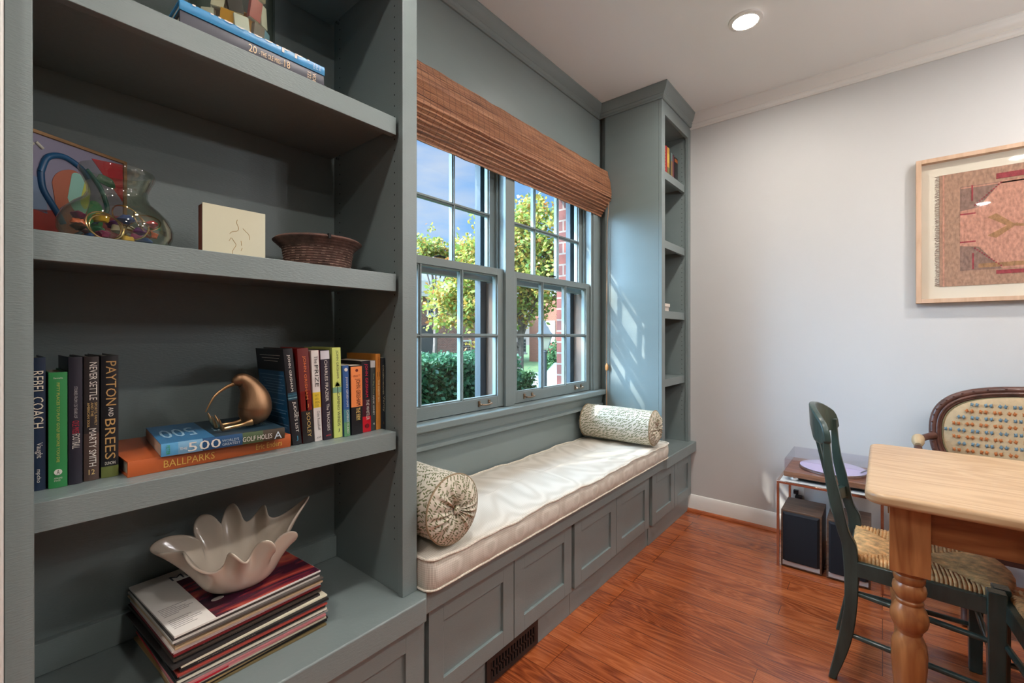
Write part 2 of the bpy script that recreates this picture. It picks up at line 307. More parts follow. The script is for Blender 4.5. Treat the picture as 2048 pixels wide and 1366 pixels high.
        o = bpy.data.objects.new(name, me); COL.objects.link(o)
        if parent: o.parent = parent; o.location = c-ORG.get(parent.name, Vector((0, 0, 0)))
        else: o.location = c
        ORG[o.name] = c
        if solid: md = o.modifiers.new('solid', 'SOLIDIFY'); md.thickness = solid; md.offset = 0
        if bevel: md = o.modifiers.new('bevel', 'BEVEL'); md.width = bevel; md.segments = seg; md.limit_method = 'ANGLE'; md.angle_limit = radians(40)
        if sub: md = o.modifiers.new('sub', 'SUBSURF'); md.levels = sub; md.render_levels = sub
        return o
def tag(o, label, catg, group=None, kind=None):
    if label: o['label'] = label
    if catg: o['category'] = catg
    if group: o['group'] = group
    if kind: o['kind'] = kind
    return o
def struct(o): o['kind'] = 'structure'; return o
def thing(name, label, catg, loc=(0, 0, 0), rot=0, group=None, local=False, kind=None):
    o = bpy.data.objects.new(name, None); COL.objects.link(o); o.location = loc; o.rotation_euler = (0, 0, rot); o.empty_display_size = .05
    ORG[o.name] = Vector((0, 0, 0)) if local else Vector(loc)
    return tag(o, label, catg, group, kind)
def molding(path, prof, m, name, parent=None):
    """sweep a profile [(out, z)] along a plan path; 'out' is to the right-hand side of the travel direction"""
    P = [Vector((p[0], p[1], 0)) for p in path]; n = len(P); offs = []
    for i in range(n):
        def rn(a, b_): d = (b_-a).normalized(); return Vector((d.y, -d.x, 0))
        if i == 0: q = rn(P[0], P[1])
        elif i == n-1: q = rn(P[-2], P[-1])
        else:
            a, b_ = rn(P[i-1], P[i]), rn(P[i], P[i+1]); q = (a+b_); q = q/(q.dot(a))
        offs.append(q)
    mb = MB(); k = len(prof); vs = []
    for p, q in zip(P, offs):
        for o, z in prof: vs.append((p.x+q.x*o, p.y+q.y*o, z))
    fs = [(i*k+j, i*k+(j+1) % k, (i+1)*k+(j+1) % k, (i+1)*k+j) for i in range(n-1) for j in range(k)]
    fs += [tuple(range(k)), tuple((n-1)*k+j for j in range(k))[::-1]]
    mb.add(vs, fs, m); return mb.build(name, parent, sharp=30)
def crown_prof(h, p, z1):
    z0 = z1-h
    return [(0, z1), (p, z1), (p, z1-h*.10), (p*.93, z1-h*.16), (p*.90, z1-h*.24), (p*.78, z1-h*.42), (p*.58, z1-h*.58), (p*.44, z1-h*.66), (p*.44, z1-h*.72), (p*.34, z1-h*.78), (p*.28, z1-h*.86), (p*.28, z1-h*.92), (p*.16, z1-h), (0, z0)]
# ================================================================== THE ROOM
X0, X1, Y0 = -2.2, 3.19, -3.6
WY = 1.46          # inner face of the window wall
struct(MB().box(X0, Y0, -.05, X1, WY, 0, FLOOR).build('floor', origin=(0, 0, 0)))
struct(MB().box(X0-.1, Y0-.1, CEIL, X1+.1, 1.75, CEIL+.1, CEILM).build('ceiling'))
struct(MB().box(X1, Y0-.1, -.05, X1+.12, 1.75, CEIL, WHITE).build('wall_far'))
struct(MB().box(X0-.1, Y0-.1, -.05, X1, Y0, CEIL, DIMW).build('wall_behind'))
struct(MB().box(X0-.1, Y0, -.05, X0, 1.75, CEIL, DIMW).build('wall_left'))
OX0, OX1, OZ0, OZ1 = .87, 2.572, .83, 2.20
w = MB()
for (a, b_, c, d) in ((X0, OX0, -.05, CEIL), (OX1, X1, -.05, CEIL), (OX0, OX1, -.05, OZ0), (OX0, OX1, OZ1, CEIL)):
    w.box(a, WY, c, b_, 1.60, d, BLUE)
for (a, b_, c, d) in ((X0, OX0-.03, -1.2, CEIL+.4), (OX1+.03, X1+.3, -1.2, CEIL+.4), (OX0-.03, OX1+.03, -1.2, OZ0-.03), (OX0-.03, OX1+.03, OZ1, CEIL+.4)):
    w.box(a, 1.602, c, b_, 1.755, d, BRICK)
struct(w.build('wall_window'))
struct(MB().box(X0, 1.045, 0, -.075, WY-.002, CEIL-.002, WHITE).build('wall_side'))
struct(MB().box(-.075, 1.012, 0, .0275, 1.40, CEIL-.004, TRIMW).build('trim_1', bevel=.003))
# white crown, baseboard, shoe on the far wall (travel so that the right-hand side is the room)
struct(molding([(X1, 1.03), (X1, Y0)], crown_prof(.088, .062, CEIL), TRIMW, 'trim_2'))
BB = [(0, 0), (.016, 0), (.016, .085), (.013, .092), (.012, .100), (.006, .110), (0, .113)]
struct(molding([(X1, 1.044), (X1, Y0)], BB, TRIMW, 'baseboard_far'))
SHOEM = wood('shoe_wood', (.50, .14, .045), (.33, .075, .022), 'Y', 2, .3, .3, 6)
struct(molding([(X1-.0165, 1.044), (X1-.0165, Y0)], [(0, .001), (.016, .001), (.0155, .008), (.011, .015), (.004, .0185), (0, .0195)], SHOEM, 'trim_3'))
# blue crown along window wall, far bookcase side and face
NX0, NX1 = .812, 2.664     # niche
FY = 1.03
struct(molding([(NX0, FY), (NX0, WY), (NX1, WY), (NX1, FY), (X1-.001, FY)], crown_prof(.078, .050, CEIL-.0005), BLUE, 'trim_4'))
# ------------------------------------------------------------------ recessed lights
for i, (x, y) in enumerate(CANS):
    lab = 'round recessed downlight glowing in the white ceiling above the dining chair and stereo' if i == 0 else 'round recessed downlight set in the white ceiling, one of the grid behind the viewer'
    if i == 1: lab = 'round recessed downlight in the ceiling just in front of the open bookcase'
    c = thing('recessed_light', lab, 'ceiling light', (x, y, CEIL-.012), group='recessed ceiling lights')
    MB().lathe([(.056, CEIL-.012), (.074, CEIL-.008), (.076, CEIL-.001), (.056, CEIL-.001)], (x, y, 0), TRIMW, 40, cap=False).build('trim_ring', c)
    MB().lathe([(.001, CEIL-.007), (.0555, CEIL-.007), (.0555, CEIL-.002), (.001, CEIL-.002)], (x, y, 0), LENS, 32).build('lamp_lens', c)
# chandelier over the table (its reflection shows in the picture glass)
c = thing('chandelier', 'brass chandelier with six candle bulbs hanging over the pine dining table', 'chandelier', (1.90, -1.10, 1.75))
m = MB().tube([(1.90, -1.10, CEIL), (1.90, -1.10, 1.82)], .006, BRASS, 8); m.lathe([(.001, 1.72), (.03, 1.75), (.045, 1.80), (.02, 1.86), (.006, 1.90)], (1.90, -1.10, 0), BRASS, 20); m.lathe([(.06, CEIL), (.05, CEIL-.02), (.008, CEIL-.03)], (1.90, -1.10, 0), BRASS, 20)
m.build('stem', c)
for k in range(6):
    a = k*pi/3+.3; ca, sa = cos(a), sin(a); R = .30; bx_, by_ = 1.90+R*ca, -1.10+R*sa
    ar = MB().tube([(1.90+.03*ca, -1.10+.03*sa, 1.79), (1.90+.15*ca, -1.10+.15*sa, 1.73), (bx_, by_, 1.78), (bx_, by_, 1.86)], .006, BRASS, 8, smooth=5).build('arm', c)
    MB().lathe([(.003, 1.86), (.009, 1.875), (.011, 1.892), (.006, 1.918), (.001, 1.93)], (bx_, by_, 0), BULB, 12).build('bulb', ar)
    ld = bpy.data.lights.new('bulb_light', 'POINT'); ld.energy = CHAND_W; ld.color = (.97, .97, 1.0); ld.shadow_soft_size = .012
    lo = bpy.data.objects.new('bulb_light', ld); COL.objects.link(lo); lo.parent = ar; lo.location = Vector((bx_, by_, 1.98))-ORG[ar.name]
rug = MB().box(-2.0, -3.3, .001, 1.15, -.75, .012, pm('dark_wool', (.04, .045, .06), .95, var=.2, vs=40)).build('added_dark_rug', bevel=.004)  # dark rug added out of view to reduce light bounced off the floor
tag(rug, 'unseen dark navy rug added behind the viewer to cut floor bounce', 'rug')
# ================================================================== BUILT-IN FURNITURE
def bookcase(name, label, xo0, xo1, xi0, xi1, ztop_open, sides, shelves, holes=True):
    yb = 1.412; z0 = .4855
    t_ = thing(name, label, 'bookcase', ((xo0+xo1)/2, 1.2, z0))
    MB().box(xi0-.012, yb, z0, xi1+.012, WY-.002, CEIL-.003, BLUE).build('back_panel', t_)
    for sgn, (a, b_) in (('l', (xo0, xi0-.006)), ('r', (xi1+.006, xo1))):
        m = MB().box(a, FY+.0205, z0, b_, yb, CEIL-.003, BLUE)
        if holes:
            xf = xi0-.006 if sgn == 'l' else xi1+.006; e = .0006 if sgn == 'l' else -.0006
            for yy in (1.075, 1.375):
                z = z0+.15
                while z < ztop_open-.06:
                    m.lathe([(.0025, 0), (.0025, 1)], (0, 0, 0), HOLE, 6) if False else m.add([(xf+e, yy+.0026*cos(q*pi/3), z+.0026*sin(q*pi/3)) for q in range(6)], [tuple(range(6))] if sgn == 'l' else [tuple(range(6))[::-1]], HOLE)
                    z += .0318
        m.build('side_panel', t_)
    m = MB()
    if sides == 'left':
        m.hexa([(xo0, FY, z0), (xi0+.0045, FY, z0), (xo0, FY+.02, z0), (xi0+.0045, FY+.02, z0), (xo0, FY, CEIL-.003), (xi0, FY, CEIL-.003), (xo0, FY+.02, CEIL-.003), (xi0, FY+.02, CEIL-.003)], BLUE)
    else: m.box(xo0, FY, z0, xi0, FY+.02, CEIL-.003, BLUE)
    m.box(xi1, FY, z0, xo1, FY+.02, CEIL-.003, BLUE); m.box(xi0, FY, ztop_open, xi1, FY+.02, CEIL-.003, BLUE)
    m.build('face_frame', t_, bevel=.0012)
    MB().box(xi0-.005, FY+.021, ztop_open+.012, xi1+.005, yb, ztop_open+.03, BLUE).build('top_panel', t_)
    MB().box(xi0-.005, yb-.018, z0, xi1+.005, yb-.0005, z0+.07, BLUE).build('back_rail', t_, bevel=.0015)
    for zt in shelves:
        sh = MB().box(xi0-.002, FY+.022, zt-.049, xi1-.006, FY+.042, zt, BLUE).box(xi0-.002, FY+.042, zt-.028, xi1-.006, yb-.002, zt, BLUE).build('shelf', t_, bevel=.001)
        for xx in (xi1-.001, xi0+.001):
            for yy in (1.375,):
                MB().tube([(xx-.006, yy, zt-.033), (xx+.003, yy, zt-.033)], .004, STEEL, 8).build('shelf_pin', sh)
    return t_
bookcase('bookcase', 'large blue-grey built-in bookcase holding novels, a glass vase and a stack of records', .0285, NX0, .056, .762, 2.61, 'left', (2.277, 1.831, 1.391, .948))
bookcase('bookcase', 'narrow tall blue-grey built-in bookcase in the corner against the white wall', NX1, X1-.001, 2.715, 3.139, 2.578, 'right', (2.252, 1.817, 1.373, .941))
# extra fillet on the niche-facing side of the corner bookcase
# worktop: one continuous counter with stepped nosing
CT, CB = .485, .418
m = MB()
pl = [(.030, .980), (.806, .980), (.826, 1.004), (2.622, 1.004), (2.640, .990), (3.188, .990), (3.188, WY-.003), (.030, WY-.003)]
m.prism(pl, 'Z', CB, CT, BLUE)
tag(m.build('worktop', bevel=.004, seg=3), 'continuous blue-grey painted bench top running under both bookcases and the window seat', 'worktop')
def cabinet(label, x0, x1, yf, doors, group='base cabinets under the bench top'):
    t_ = thing('base_cabinet', label, 'cabinet', ((x0+x1)/2, 1.2, 0), group=group)
    MB().box(x0, yf+.0185, 0.001, x1, 1.44, CB-.001, BLUE).build('carcass', t_, bevel=.001)
    for a, b_ in doors:
        z0, z1 = .115, .406; fw = .058; m = MB()
        m.box(a, yf, z0, a+fw, yf+.018, z1, BLUE).box(b_-fw, yf, z0, b_, yf+.018, z1, BLUE).box(a+fw, yf, z0, b_-fw, yf+.018, z0+fw, BLUE).box(a+fw, yf, z1-fw, b_-fw, yf+.018, z1, BLUE)
        d = m.build('door', t_, bevel=.0009)
        MB().box(a+fw-.0005, yf+.010, z0+fw-.0005, b_-fw+.0005, yf+.0175, z1-fw+.0005, BLUE).build('panel', d)
    return t_
cabinet('blue-grey base cabinet under the record stack, in front of the open bookcase', .032, .832, 1.004, [(.040, .427), (.431, .812)])
cabinet('blue-grey window-seat cabinet above the black floor register', .8335, 1.652, 1.030, [(.856, 1.250), (1.254, 1.642)])
cabinet('blue-grey window-seat cabinet beneath the far bolster, between the vent cabinet and corner cabinet', 1.6535, 2.486, 1.030, [(1.666, 2.062), (2.066, 2.469)])
cabinet('blue-grey base cabinet in the corner touching the white wall', 2.4875, 3.188, 1.024, [(2.503, 2.858), (2.862, 3.178)])
# floor register
v_ = thing('floor_register', 'black metal air register set in the kick board below the window seat', 'vent', (1.27, 1.04, .004))
m = MB(); x0, x1, z0, z1, ya, yb_ = 1.118, 1.412, .012, .104, 1.040, 1.048
m.box(x0, ya, z0, x0+.02, yb_, z1, BLACKM).box(x1-.02, ya, z0, x1, yb_, z1, BLACKM).box(x0+.02, ya, z0, x1-.02, yb_, z0+.016, BLACKM).box(x0+.02, ya, z1-.016, x1-.02, yb_, z1, BLACKM).box(x0+.02, ya+.001, .055, x1-.02, yb_, .061, BLACKM)
for k in range(16):
    xx = x0+.02+(k+.0)*(.254/15.5)+.003; m.box(xx, ya+.001, z0+.016, xx+.0075, yb_, z1-.016, BLACKM)
m.build('grille', v_); MB().box(x0+.01, 1.0465, z0+.008, x1-.01, 1.0484, z1-.008, HOLE).build('duct', v_)
# ================================================================== WINDOW
TR = BLUE
w1 = thing('window_1', None, None, (1.29, 1.5, .83)); w2 = thing('window_2', None, None, (2.15, 1.5, .83)); struct(w1); struct(w2)
def sash(par, nm, x0, x1, yc, z0, z1, zr, stile=.05, top=.034, bot=.055, rows=2, cols=3):
    y0, y1 = yc-.018, yc+.018; gx0, gx1, gz0, gz1 = x0+stile, x1-stile, z0+bot, z1-top; m = MB()
    m.box(x0, y0, z0, gx0, y1, z1, TR).box(gx1, y0, z0, x1, y1, z1, TR).box(gx0, y0, z0, gx1, y1, gz0, TR).box(gx0, y0, gz1, gx1, y1, z1, TR)
    def bar(a, b_, c, d):
        m.box(a, yc-.011, c, b_, yc+.011, d, TR)
        if b_-a < d-c: m.box((a+b_)/2-.0035, y0, c, (a+b_)/2+.0035, y0+.007, d, TR)
        else: m.box(a, y0, (c+d)/2-.0035, b_, y0+.007, (c+d)/2+.0035, TR)
    for k in range(1, cols): xx = gx0+(gx1-gx0)*k/cols; bar(xx-.009, xx+.009, gz0, gz1)
    for zz in zr: bar(gx0, gx1, zz-.009, zz+.009)
    # bevelled glazing lip
    e = .006; m.box(gx0, yc-.010, gz0, gx0+e, yc+.010, gz1, TR).box(gx1-e, yc-.010, gz0, gx1, yc+.010, gz1, TR).box(gx0, yc-.010, gz0, gx1, yc+.010, gz0+e, TR).box(gx0, yc-.010, gz1-e, gx1, yc+.010, gz1, TR)
    s_ = m.build(nm, par, bevel=.0015)
    MB().box(gx0+.001, yc+.0015, gz0+.001, gx1-.001, yc+.0035, gz1-.001, GLASS).build('pane', s_)
    return s_
def lift(par, x, z, y):
    m = MB()
    for s_ in (-1, 1): m.box(x+s_*.034-.006, y-.006, z-.012, x+s_*.034+.006, y, z+.014, BRASS); m.tube([(x+s_*.034, y-.004, z+.001), (x+s_*.034, y-.020, z-.002)], .004, BRASS, 8)
    m.tube([(x-.036, y-.020, z-.002), (x-.012, y-.021, z-.005), (x+.012, y-.021, z-.005), (x+.036, y-.020, z-.002)], .0045, BRASS, 8, smooth=3); m.build('sash_lift', par)
for wn, par, xa, xb in ((1, w1, .885, 1.70), (2, w2, 1.75, 2.555)):
    lo_ = sash(par, 'lower_sash', xa, xb, 1.480, .865, 1.549, (1.217,))
    up_ = sash(par, 'upper_sash', xa, xb, 1.535, 1.49, 2.19, (1.822,), top=.05, bot=.034)
    for x in ((1.55, 1.03) if wn == 1 else (1.893, 2.403)): lift(lo_, x, .895, 1.462)
    x = 1.29 if wn == 1 else 2.15
    MB().box(x-.03, 1.485, 1.549, x+.03, 1.499, 1.556, BRASS).tube([(x-.02, 1.492, 1.558), (x+.005, 1.490, 1.566), (x+.035, 1.482, 1.562)], .004, HOLE, 8).build('sash_lock', lo_)
    st = MB(); a, b_ = xa+.005, xb-.005
    st.box(a, 1.585, .86, a+.04, 1.612, 2.19, DARKF).box(b_-.04, 1.585, .86, b_, 1.612, 2.19, DARKF).box(a, 1.585, .86, b_, 1.612, .90, DARKF).box(a, 1.585, 2.15, b_, 1.612, 2.19, DARKF).box(a, 1.585, 1.500, b_, 1.612, 1.535, DARKF)
    st.build('storm_frame', par, bevel=.001)
fr = MB()   # jambs, mullion, stops, interior casing (belongs to the wall opening)
fr.box(OX0+.001, 1.462, .862, .884, 1.60, 2.199, TR).box(2.5565, 1.462, .862, OX1-.001, 1.60, 2.199, TR).box(1.702, 1.4505, .862, 1.748, 1.60, 2.199, TR).box(.884, 1.462, 2.192, 2.5565, 1.60, 2.199, TR)
fr.box(.83, 1.44, .862, .884, 1.4585, 2.27, TR).box(2.562, 1.44, .862, 2.622, 1.4585, 2.27, TR).box(.884, 1.44, 2.2, 2.562, 1.4585, 2.27, TR)
fr.box(2.543, 1.448, .862, 2.5615, 1.4615, 2.2, TR).box(.8845, 1.448, .862, .8965, 1.4615, 2.2, TR).box(1.690, 1.444, .862, 1.760, 1.4615, 2.2, TR)
OLDW = pm('weathered_jamb', (.16, .095, .065), .7, var=.4, vs=12, stretch=(1, 1, .2))
for xx in (1.6955, 2.5495): fr.box(xx, 1.502, .864, xx+.006, 1.584, 1.488, OLDW)
for xx in (.8975, 1.688, 1.752, 2.543): fr.box(xx, 1.500, 1.55, xx+.010, 1.515, 2.19, TR)
struct(fr.build('trim_5', bevel=.002))
# stool and apron
m = MB().box(NX0+.001, 1.395, .832, NX1-.001, 1.46, .8615, TR).box(OX0+.001, 1.4605, .832, OX1-.001, 1.60, .8615, TR); struct(m.build('trim_6', bevel=.005, seg=3))
struct(molding([(NX0+.001, WY), (NX1-.001, WY)], [(0, .831), (.040, .831), (.040, .822), (.030, .815), (.026, .790), (.022, .776), (.034, .766), (.034, .752), (.020, .744), (0, .742)], TR, 'trim_7'))
struct(MB().box(OX0-.05, 1.606, .76, OX1+.05, 1.80, .826, STONE).build('trim_8', bevel=.004))
struct(MB().box(1.690, 1.585, .83, 1.760, 1.66, 2.2, DARKF).build('trim_9', bevel=.002))
struct(MB().box(2.556, 1.585, .83, 2.600, 1.65, 2.2, DARKF).box(.842, 1.585, .83, .884, 1.65, 2.2, DARKF).build('trim_10', bevel=.002))
# ------------------------------------------------------------------ woven shade
sh = thing('roman_shade', 'brown woven-wood roman shade gathered across the top of the window', 'blind', (1.74, 1.41, 1.98))
prof = []  # (y,z) front line
z = 2.292
for k in range(27): prof += [(1.388-.0009*k+(.0 if k % 2 else .0022), z)]; z -= .0032
for k in range(27): prof += [(1.365-.0003*k+(.0 if k % 2 else .0022), z)]; z -= .0030
folds = [(1.362, 2.120), (1.356, 2.110), (1.368, 2.104), (1.364, 2.094), (1.378, 2.088), (1.374, 2.076), (1.388, 2.070), (1.386, 2.060), (1.400, 2.055), (1.398, 2.046), (1.412, 2.042), (1.411, 2.032), (1.424, 2.028), (1.424, 2.019), (1.434, 2.015), (1.434, 2.004)]
prof = [p for p in prof if p[1] > 2.126]+folds
ring = prof+[(1.440, 2.004), (1.440, 2.292)]
x0, x1 = NX0+.012, NX1-.012; m = MB(); n = len(ring); vs = []
secs = [x0+(x1-x0)*i/60 for i in range(61)]
for x in secs:
    for (y, zz) in ring: vs.append((x, y+.0012*sin(x*47+zz*90), zz+.0014*sin(x*31+y*200)))
fs = [(i*n+j, i*n+(j+1) % n, (i+1)*n+(j+1) % n, (i+1)*n+j) for i in range(60) for j in range(n)]+[tuple(range(n)), tuple(60*n+j for j in range(n))[::-1]]
m.add(vs, fs, BLIND); m.build('woven_panel', sh, sharp=20, origin=(0, 0, 0))
CORD = pm('cord', (.42, .24, .13), .8); ACORN = pm('acorn_wood', (.48, .24, .09), .5)
co = MB().tube([(2.640, 1.372, 2.10), (2.6405, 1.386, 1.9), (2.640, 1.388, 1.03)], .0022, CORD, 6).tube([(2.6375, 1.389, 1.0), (2.638, 1.389, .70)], .0018, CORD, 6).tube([(2.643, 1.389, 1.0), (2.645, 1.389, .70)], .0018, CORD, 6).build('lift_cord', sh)
MB().lathe([(.002, .985), (.008, .99), (.0115, 1.005), (.011, 1.018), (.0065, 1.028), (.003, 1.036)], (2.640, 1.388, 0), ACORN, 14).build('acorn_pull', co)
# ================================================================== SEAT CUSHION, BOLSTERS
def sgnp(a, p): return math.copysign(abs(a)**p, a)
cu = thing('seat_cushion', 'long beige gingham seat cushion with piped edges on the window seat', 'cushion', (1.74, 1.2, CT))
cx0, cx1, cy0, cy1, cz0, cz1 = NX0+.006, NX1-.008, .982, 1.443, CT+.001, .576
def foot(t_, inset=0, r=.05):
    """rounded rectangle footprint, t in 0..1"""
    L = [(cx0+r, cy0), (cx1-r, cy0), (cx1, cy0+r), (cx1, cy1-r), (cx1-r, cy1), (cx0+r, cy1), (cx0, cy1-r), (cx0, cy0+r)]
    return L
def rrect(a, b_, c, d, r, nl=90, ns=24, nc=6):
    pts = []
    def seg(p, q, n):
        for k in range(n): pts.append((p[0]+(q[0]-p[0])*k/n, p[1]+(q[1]-p[1])*k/n))
    def arc(cx, cy, a0):
        for k in range(nc): an = a0+pi/2*k/nc; pts.append((cx+r*cos(an), cy+r*sin(an)))
    seg((a+r, c), (b_-r, c), nl); arc(b_-r, c+r, -pi/2); seg((b_, c+r), (b_, d-r), ns); arc(b_-r, d-r, 0); seg((b_-r, d), (a+r, d), nl); arc(a+r, d-r, pi/2); seg((a, d-r), (a, c+r), ns); arc(a+r, c+r, pi)
    return pts
RR = rrect(cx0, cx1, cy0, cy1, .035)
def wob(x, y): return .0035*sin(x*9+1)+.0025*sin(x*23+2)+.0015*sin(x*51)+.002*sin(y*17)
mb = MB(); rows = []
cxm, cym = (cx0+cx1)/2, (cy0+cy1)/2
def loop(sc_in, z, bul=0, wf=0):
    L = []
    for x, y in RR:
        dx = max(0, min(1, 1)); nx = x+(-sc_in if x > cxm else sc_in) if abs(x-cxm) > (cx1-cx0)/2-.3 else x
        ny = cym+(y-cym)*(1-sc_in/((cy1-cy0)/2))
        nx = cxm+(x-cxm)*(1-sc_in/((cx1-cx0)/2))
        ob = bul*(1+.35*sin(x*37)+.3*sin(x*83+1)) if y < cy0+.03 else bul
        nx += (ob if x > cx1-.03 else -ob if x < cx0+.03 else 0)*0.3; ny += (-ob if y < cy0+.03 else 0)
        L.append((nx, ny, z+wf*wob(x, y)))
    return L
loops = [loop(.02, cz0), loop(.002, cz0+.003), loop(-.0, cz0+.012, .003), loop(0, cz0+.035, .006, .2), loop(0, cz0+.06, .007, .6), loop(0, cz1-.008, .003, 1), loop(.002, cz1, 0, 1), loop(.02, cz1+.004, 0, 1), loop(.06, cz1+.008, 0, 1), loop(.12, cz1+.010, 0, 1), loop(.19, cz1+.011, 0, .8), loop(.229, cz1+.011, 0, .5)]
n = len(RR); vs = [p for L in loops for p in L]
fs = [(j*n+i, j*n+(i+1) % n, (j+1)*n+(i+1) % n, (j+1)*n+i) for j in range(len(loops)-1) for i in range(n)]+[tuple(range(n))[::-1], tuple((len(loops)-1)*n+i for i in range(n))]
mb.add(vs, fs, GING); mb.build('cushion_cover', cu, sharp=60, origin=(0, 0, 0))
MB().tube([(p[0], p[1]-.002, p[2]+.002) for p in loop(-.0015, cz1, .001, 1)], .0042, PIPE, 8, close=True).build('top_piping', cu)
MB().tube([(p[0], p[1], p[2]) for p in loop(-.0005, cz0+.0045, .001, 0)], .0035, PIPE, 8, close=True).build('bottom_piping', cu)
def bolster(label, cx, cy, cz, R, L, yaw, tilt=0):
    o = thing('bolster_pillow', label, 'pillow', (cx, cy, cz-R), yaw, group='round bolsters on the window seat', local=True)
    o_c = R  # local centre height
    def body(u, v):
        a = 2*pi*u; y = -L/2+L*v; rr = R*(1-.02*(2*v-1)**2+.012*sin(3*a+4*v)+.008*sin(7*a+9*v))
        return (rr*cos(a), y, o_c+rr*sin(a) if sin(a) > -.97 else o_c-R*.985)
    m = MB().grid(body, 48, 16, LEAF, closeu=True, uvf=lambda u, v: (u*2*pi*R, v*L)); m.build('cover', o, local=True, sharp=70)
    for s_ in (-1, 1):
        def cap(u, v):
            a = 2*pi*u; r = R*.985*(1-v); bul = .024*(1-(1-2*min(1, v*1.0))**2)*.9+.004
            pl_ = .0055*sin(15*a+3*sin(2*a))*(min(1, v*2.5))*(.35+.65*(1-v))+.0035*sin(26*a+1.7)*min(1, v*2)
            if v > .85: bul *= .55
            return (r*cos(a), s_*(L/2+bul+pl_), o_c+r*sin(a))
        m = MB().grid(cap, 120, 12, LEAF, closeu=True, uvf=lambda u, v: (.6+R*(1-v)*cos(2*pi*u)*1.25, .3+R*(1-v)*sin(2*pi*u)*1.25)); m.build('gathered_end', o, sharp=70)
        m = MB().grid(lambda u, v: (.014*sin(pi*v/2)*cos(2*pi*u), s_*(L/2+.018+.007*cos(pi*v/2)), o_c+.014*sin(pi*v/2)*sin(2*pi*u)), 16, 5, LEAF, closeu=True, uvf=lambda u, v: (u*.08, v*.01)); m.build('button', o)
        MB().tube([(R*.992*cos(k*pi/24), s_*(L/2+.001), o_c+R*.992*sin(k*pi/24)) for k in range(48)], .0032, plain((.30, .22, .13), .8), 6, close=True).build('piping', o)
    return o
bolster('leaf-print bolster pillow beside the open bookcase, at the near end of the window seat', .919, 1.205, .697, .1035, .42, 0)
bolster('leaf-print bolster pillow against the sunlit side of the corner bookcase', 2.452, 1.205, .692, .099, .42, radians(3))
# ================================================================== BOOKS
UXs, UYs = (0, 0, -1), (1, 0, 0)      # reading down a standing spine
def book(label, x0, x1, yf, z0, h, cover, deco=(), lean=0, depth=.155, group='books on the middle shelf', pages=PAGES, spine_round=.0015, side=None, hard=True, name='book', yaw=0):
    t_ = x1-x0
    o = thing(name, label, 'book', (x0, yf, z0), yaw, group=group, local=True); o.rotation_euler = (0, -lean, yaw)
    bt = .0022 if hard else .0006; m = MB()
    m.box(0, .004, 0, bt, depth, h, cover).box(t_-bt, .004, 0, t_, depth, h, cover)
    ns_ = 7; P = [(t_*k/ns_, -spine_round*sin(pi*k/ns_)+.001*0) for k in range(ns_+1)]
    m.prism(P+[(t_, .0045), (0, .0045)], 'Z', 0, h, cover)
    for d in deco:
        if d[0] == 'band':
            _, za, zb, mat = d; P2 = [(max(0, min(t_, x)), y-.0003) for x, y in P]
            m.prism(P2+[(t_, .0035), (0, .0035)], 'Z', za*h, zb*h, mat)
        elif d[0] == 't':
            _, s_, za, zb, xa, xb, mat = d   # from fraction za down to zb, x fraction xa..xb
            m.text(s_, (xa*t_, -spine_round-.0006, za*h), UXs, UYs, (za-zb)*h, (xb-xa)*t_, mat)
        elif d[0] == 'h':
            _, s_, za, zb, xa, xb, mat = d   # horizontal writing
            m.text(s_, (xa*t_, -spine_round-.0006, za*h), (1, 0, 0), (0, 0, 1), (xb-xa)*t_, (zb-za)*h, mat)
        elif d[0] == 'disc':
            _, zc, rr, mat = d; m.lathe([(.0001, -spine_round-.0009), (rr*t_, -spine_round-.0009), (rr*t_, 0)], (t_/2, 0, zc*h), mat, 20, axis='Y')
        elif d[0] == 'palm':
            _, zc, mat = d
            for k in range(11):
                an = -.3+k*(pi+.6)/10; L2 = t_*(.42+.1*((k*3) % 4)/4); cx_, cz_ = t_*.5, zc*h
                p1 = (cx_+L2*cos(an)*.9, cz_+L2*sin(an)*1.1-L2*.25*abs(cos(an))); w_ = .0016
                m.add([(cx_-w_*sin(an), -spine_round-.0008, cz_+w_*cos(an)), (cx_+w_*sin(an), -spine_round-.0008, cz_-w_*cos(an)), (p1[0], -spine_round-.0008, p1[1])], [(0, 1, 2)], mat)
                m.add([(cx_+w_*sin(an), -spine_round-.0008, cz_-w_*cos(an)), (cx_-w_*sin(an), -spine_round-.0008, cz_+w_*cos(an)), (p1[0], -spine_round-.0008, p1[1])], [(0, 1, 2)], mat)
            m.box(cx_-.0008, -spine_round-.0008, cz_-t_*1.0, cx_+.0006, -spine_round-.0002, cz_, mat)
        elif d[0] == 'side':
            _, ya, yb, za, zb, mat = d; m.box(-.0003, ya*depth+.004, za*h, .0001, yb*depth, zb*h, mat)
        elif d[0] == 'slines':
            _, ya, yb, zs, mat = d
            for k, q in enumerate(zs): m.box(-.0006, (ya+.05*((k*7) % 3))*depth, q*h, -.0003, (yb-.07*((k*5) % 4))*depth, q*h+.0011, mat)
    if side: m.box(-.0002, .004, 0, 0, depth, h, side)
    m.build('cover', o, sharp=30)
    g = .0035 if hard else 0
    MB().box(bt, .0046, g, t_-bt, depth-.004, h-g, pages).build('page_block', o)
    return o
def C(r, g, b_): # sRGB 0-255 to linear
    f = lambda c: ((c/255+.055)/1.055)**2.4 if c/255 > .04045 else c/255/12.92
    return (f(r), f(g), f(b_))
def P_(r, g, b_, ro=.4): return plain(C(r, g, b_), ro)
WT = P_(225, 220, 210); CR = P_(205, 185, 140); GD = P_(190, 150, 95); BKM = P_(28, 27, 32); RED = P_(200, 25, 40); LB = P_(150, 195, 215)
S3 = .9485; GL = 'football and golf books standing at the end of the middle shelf'; GR = 'novels standing at the bird end of the middle shelf'
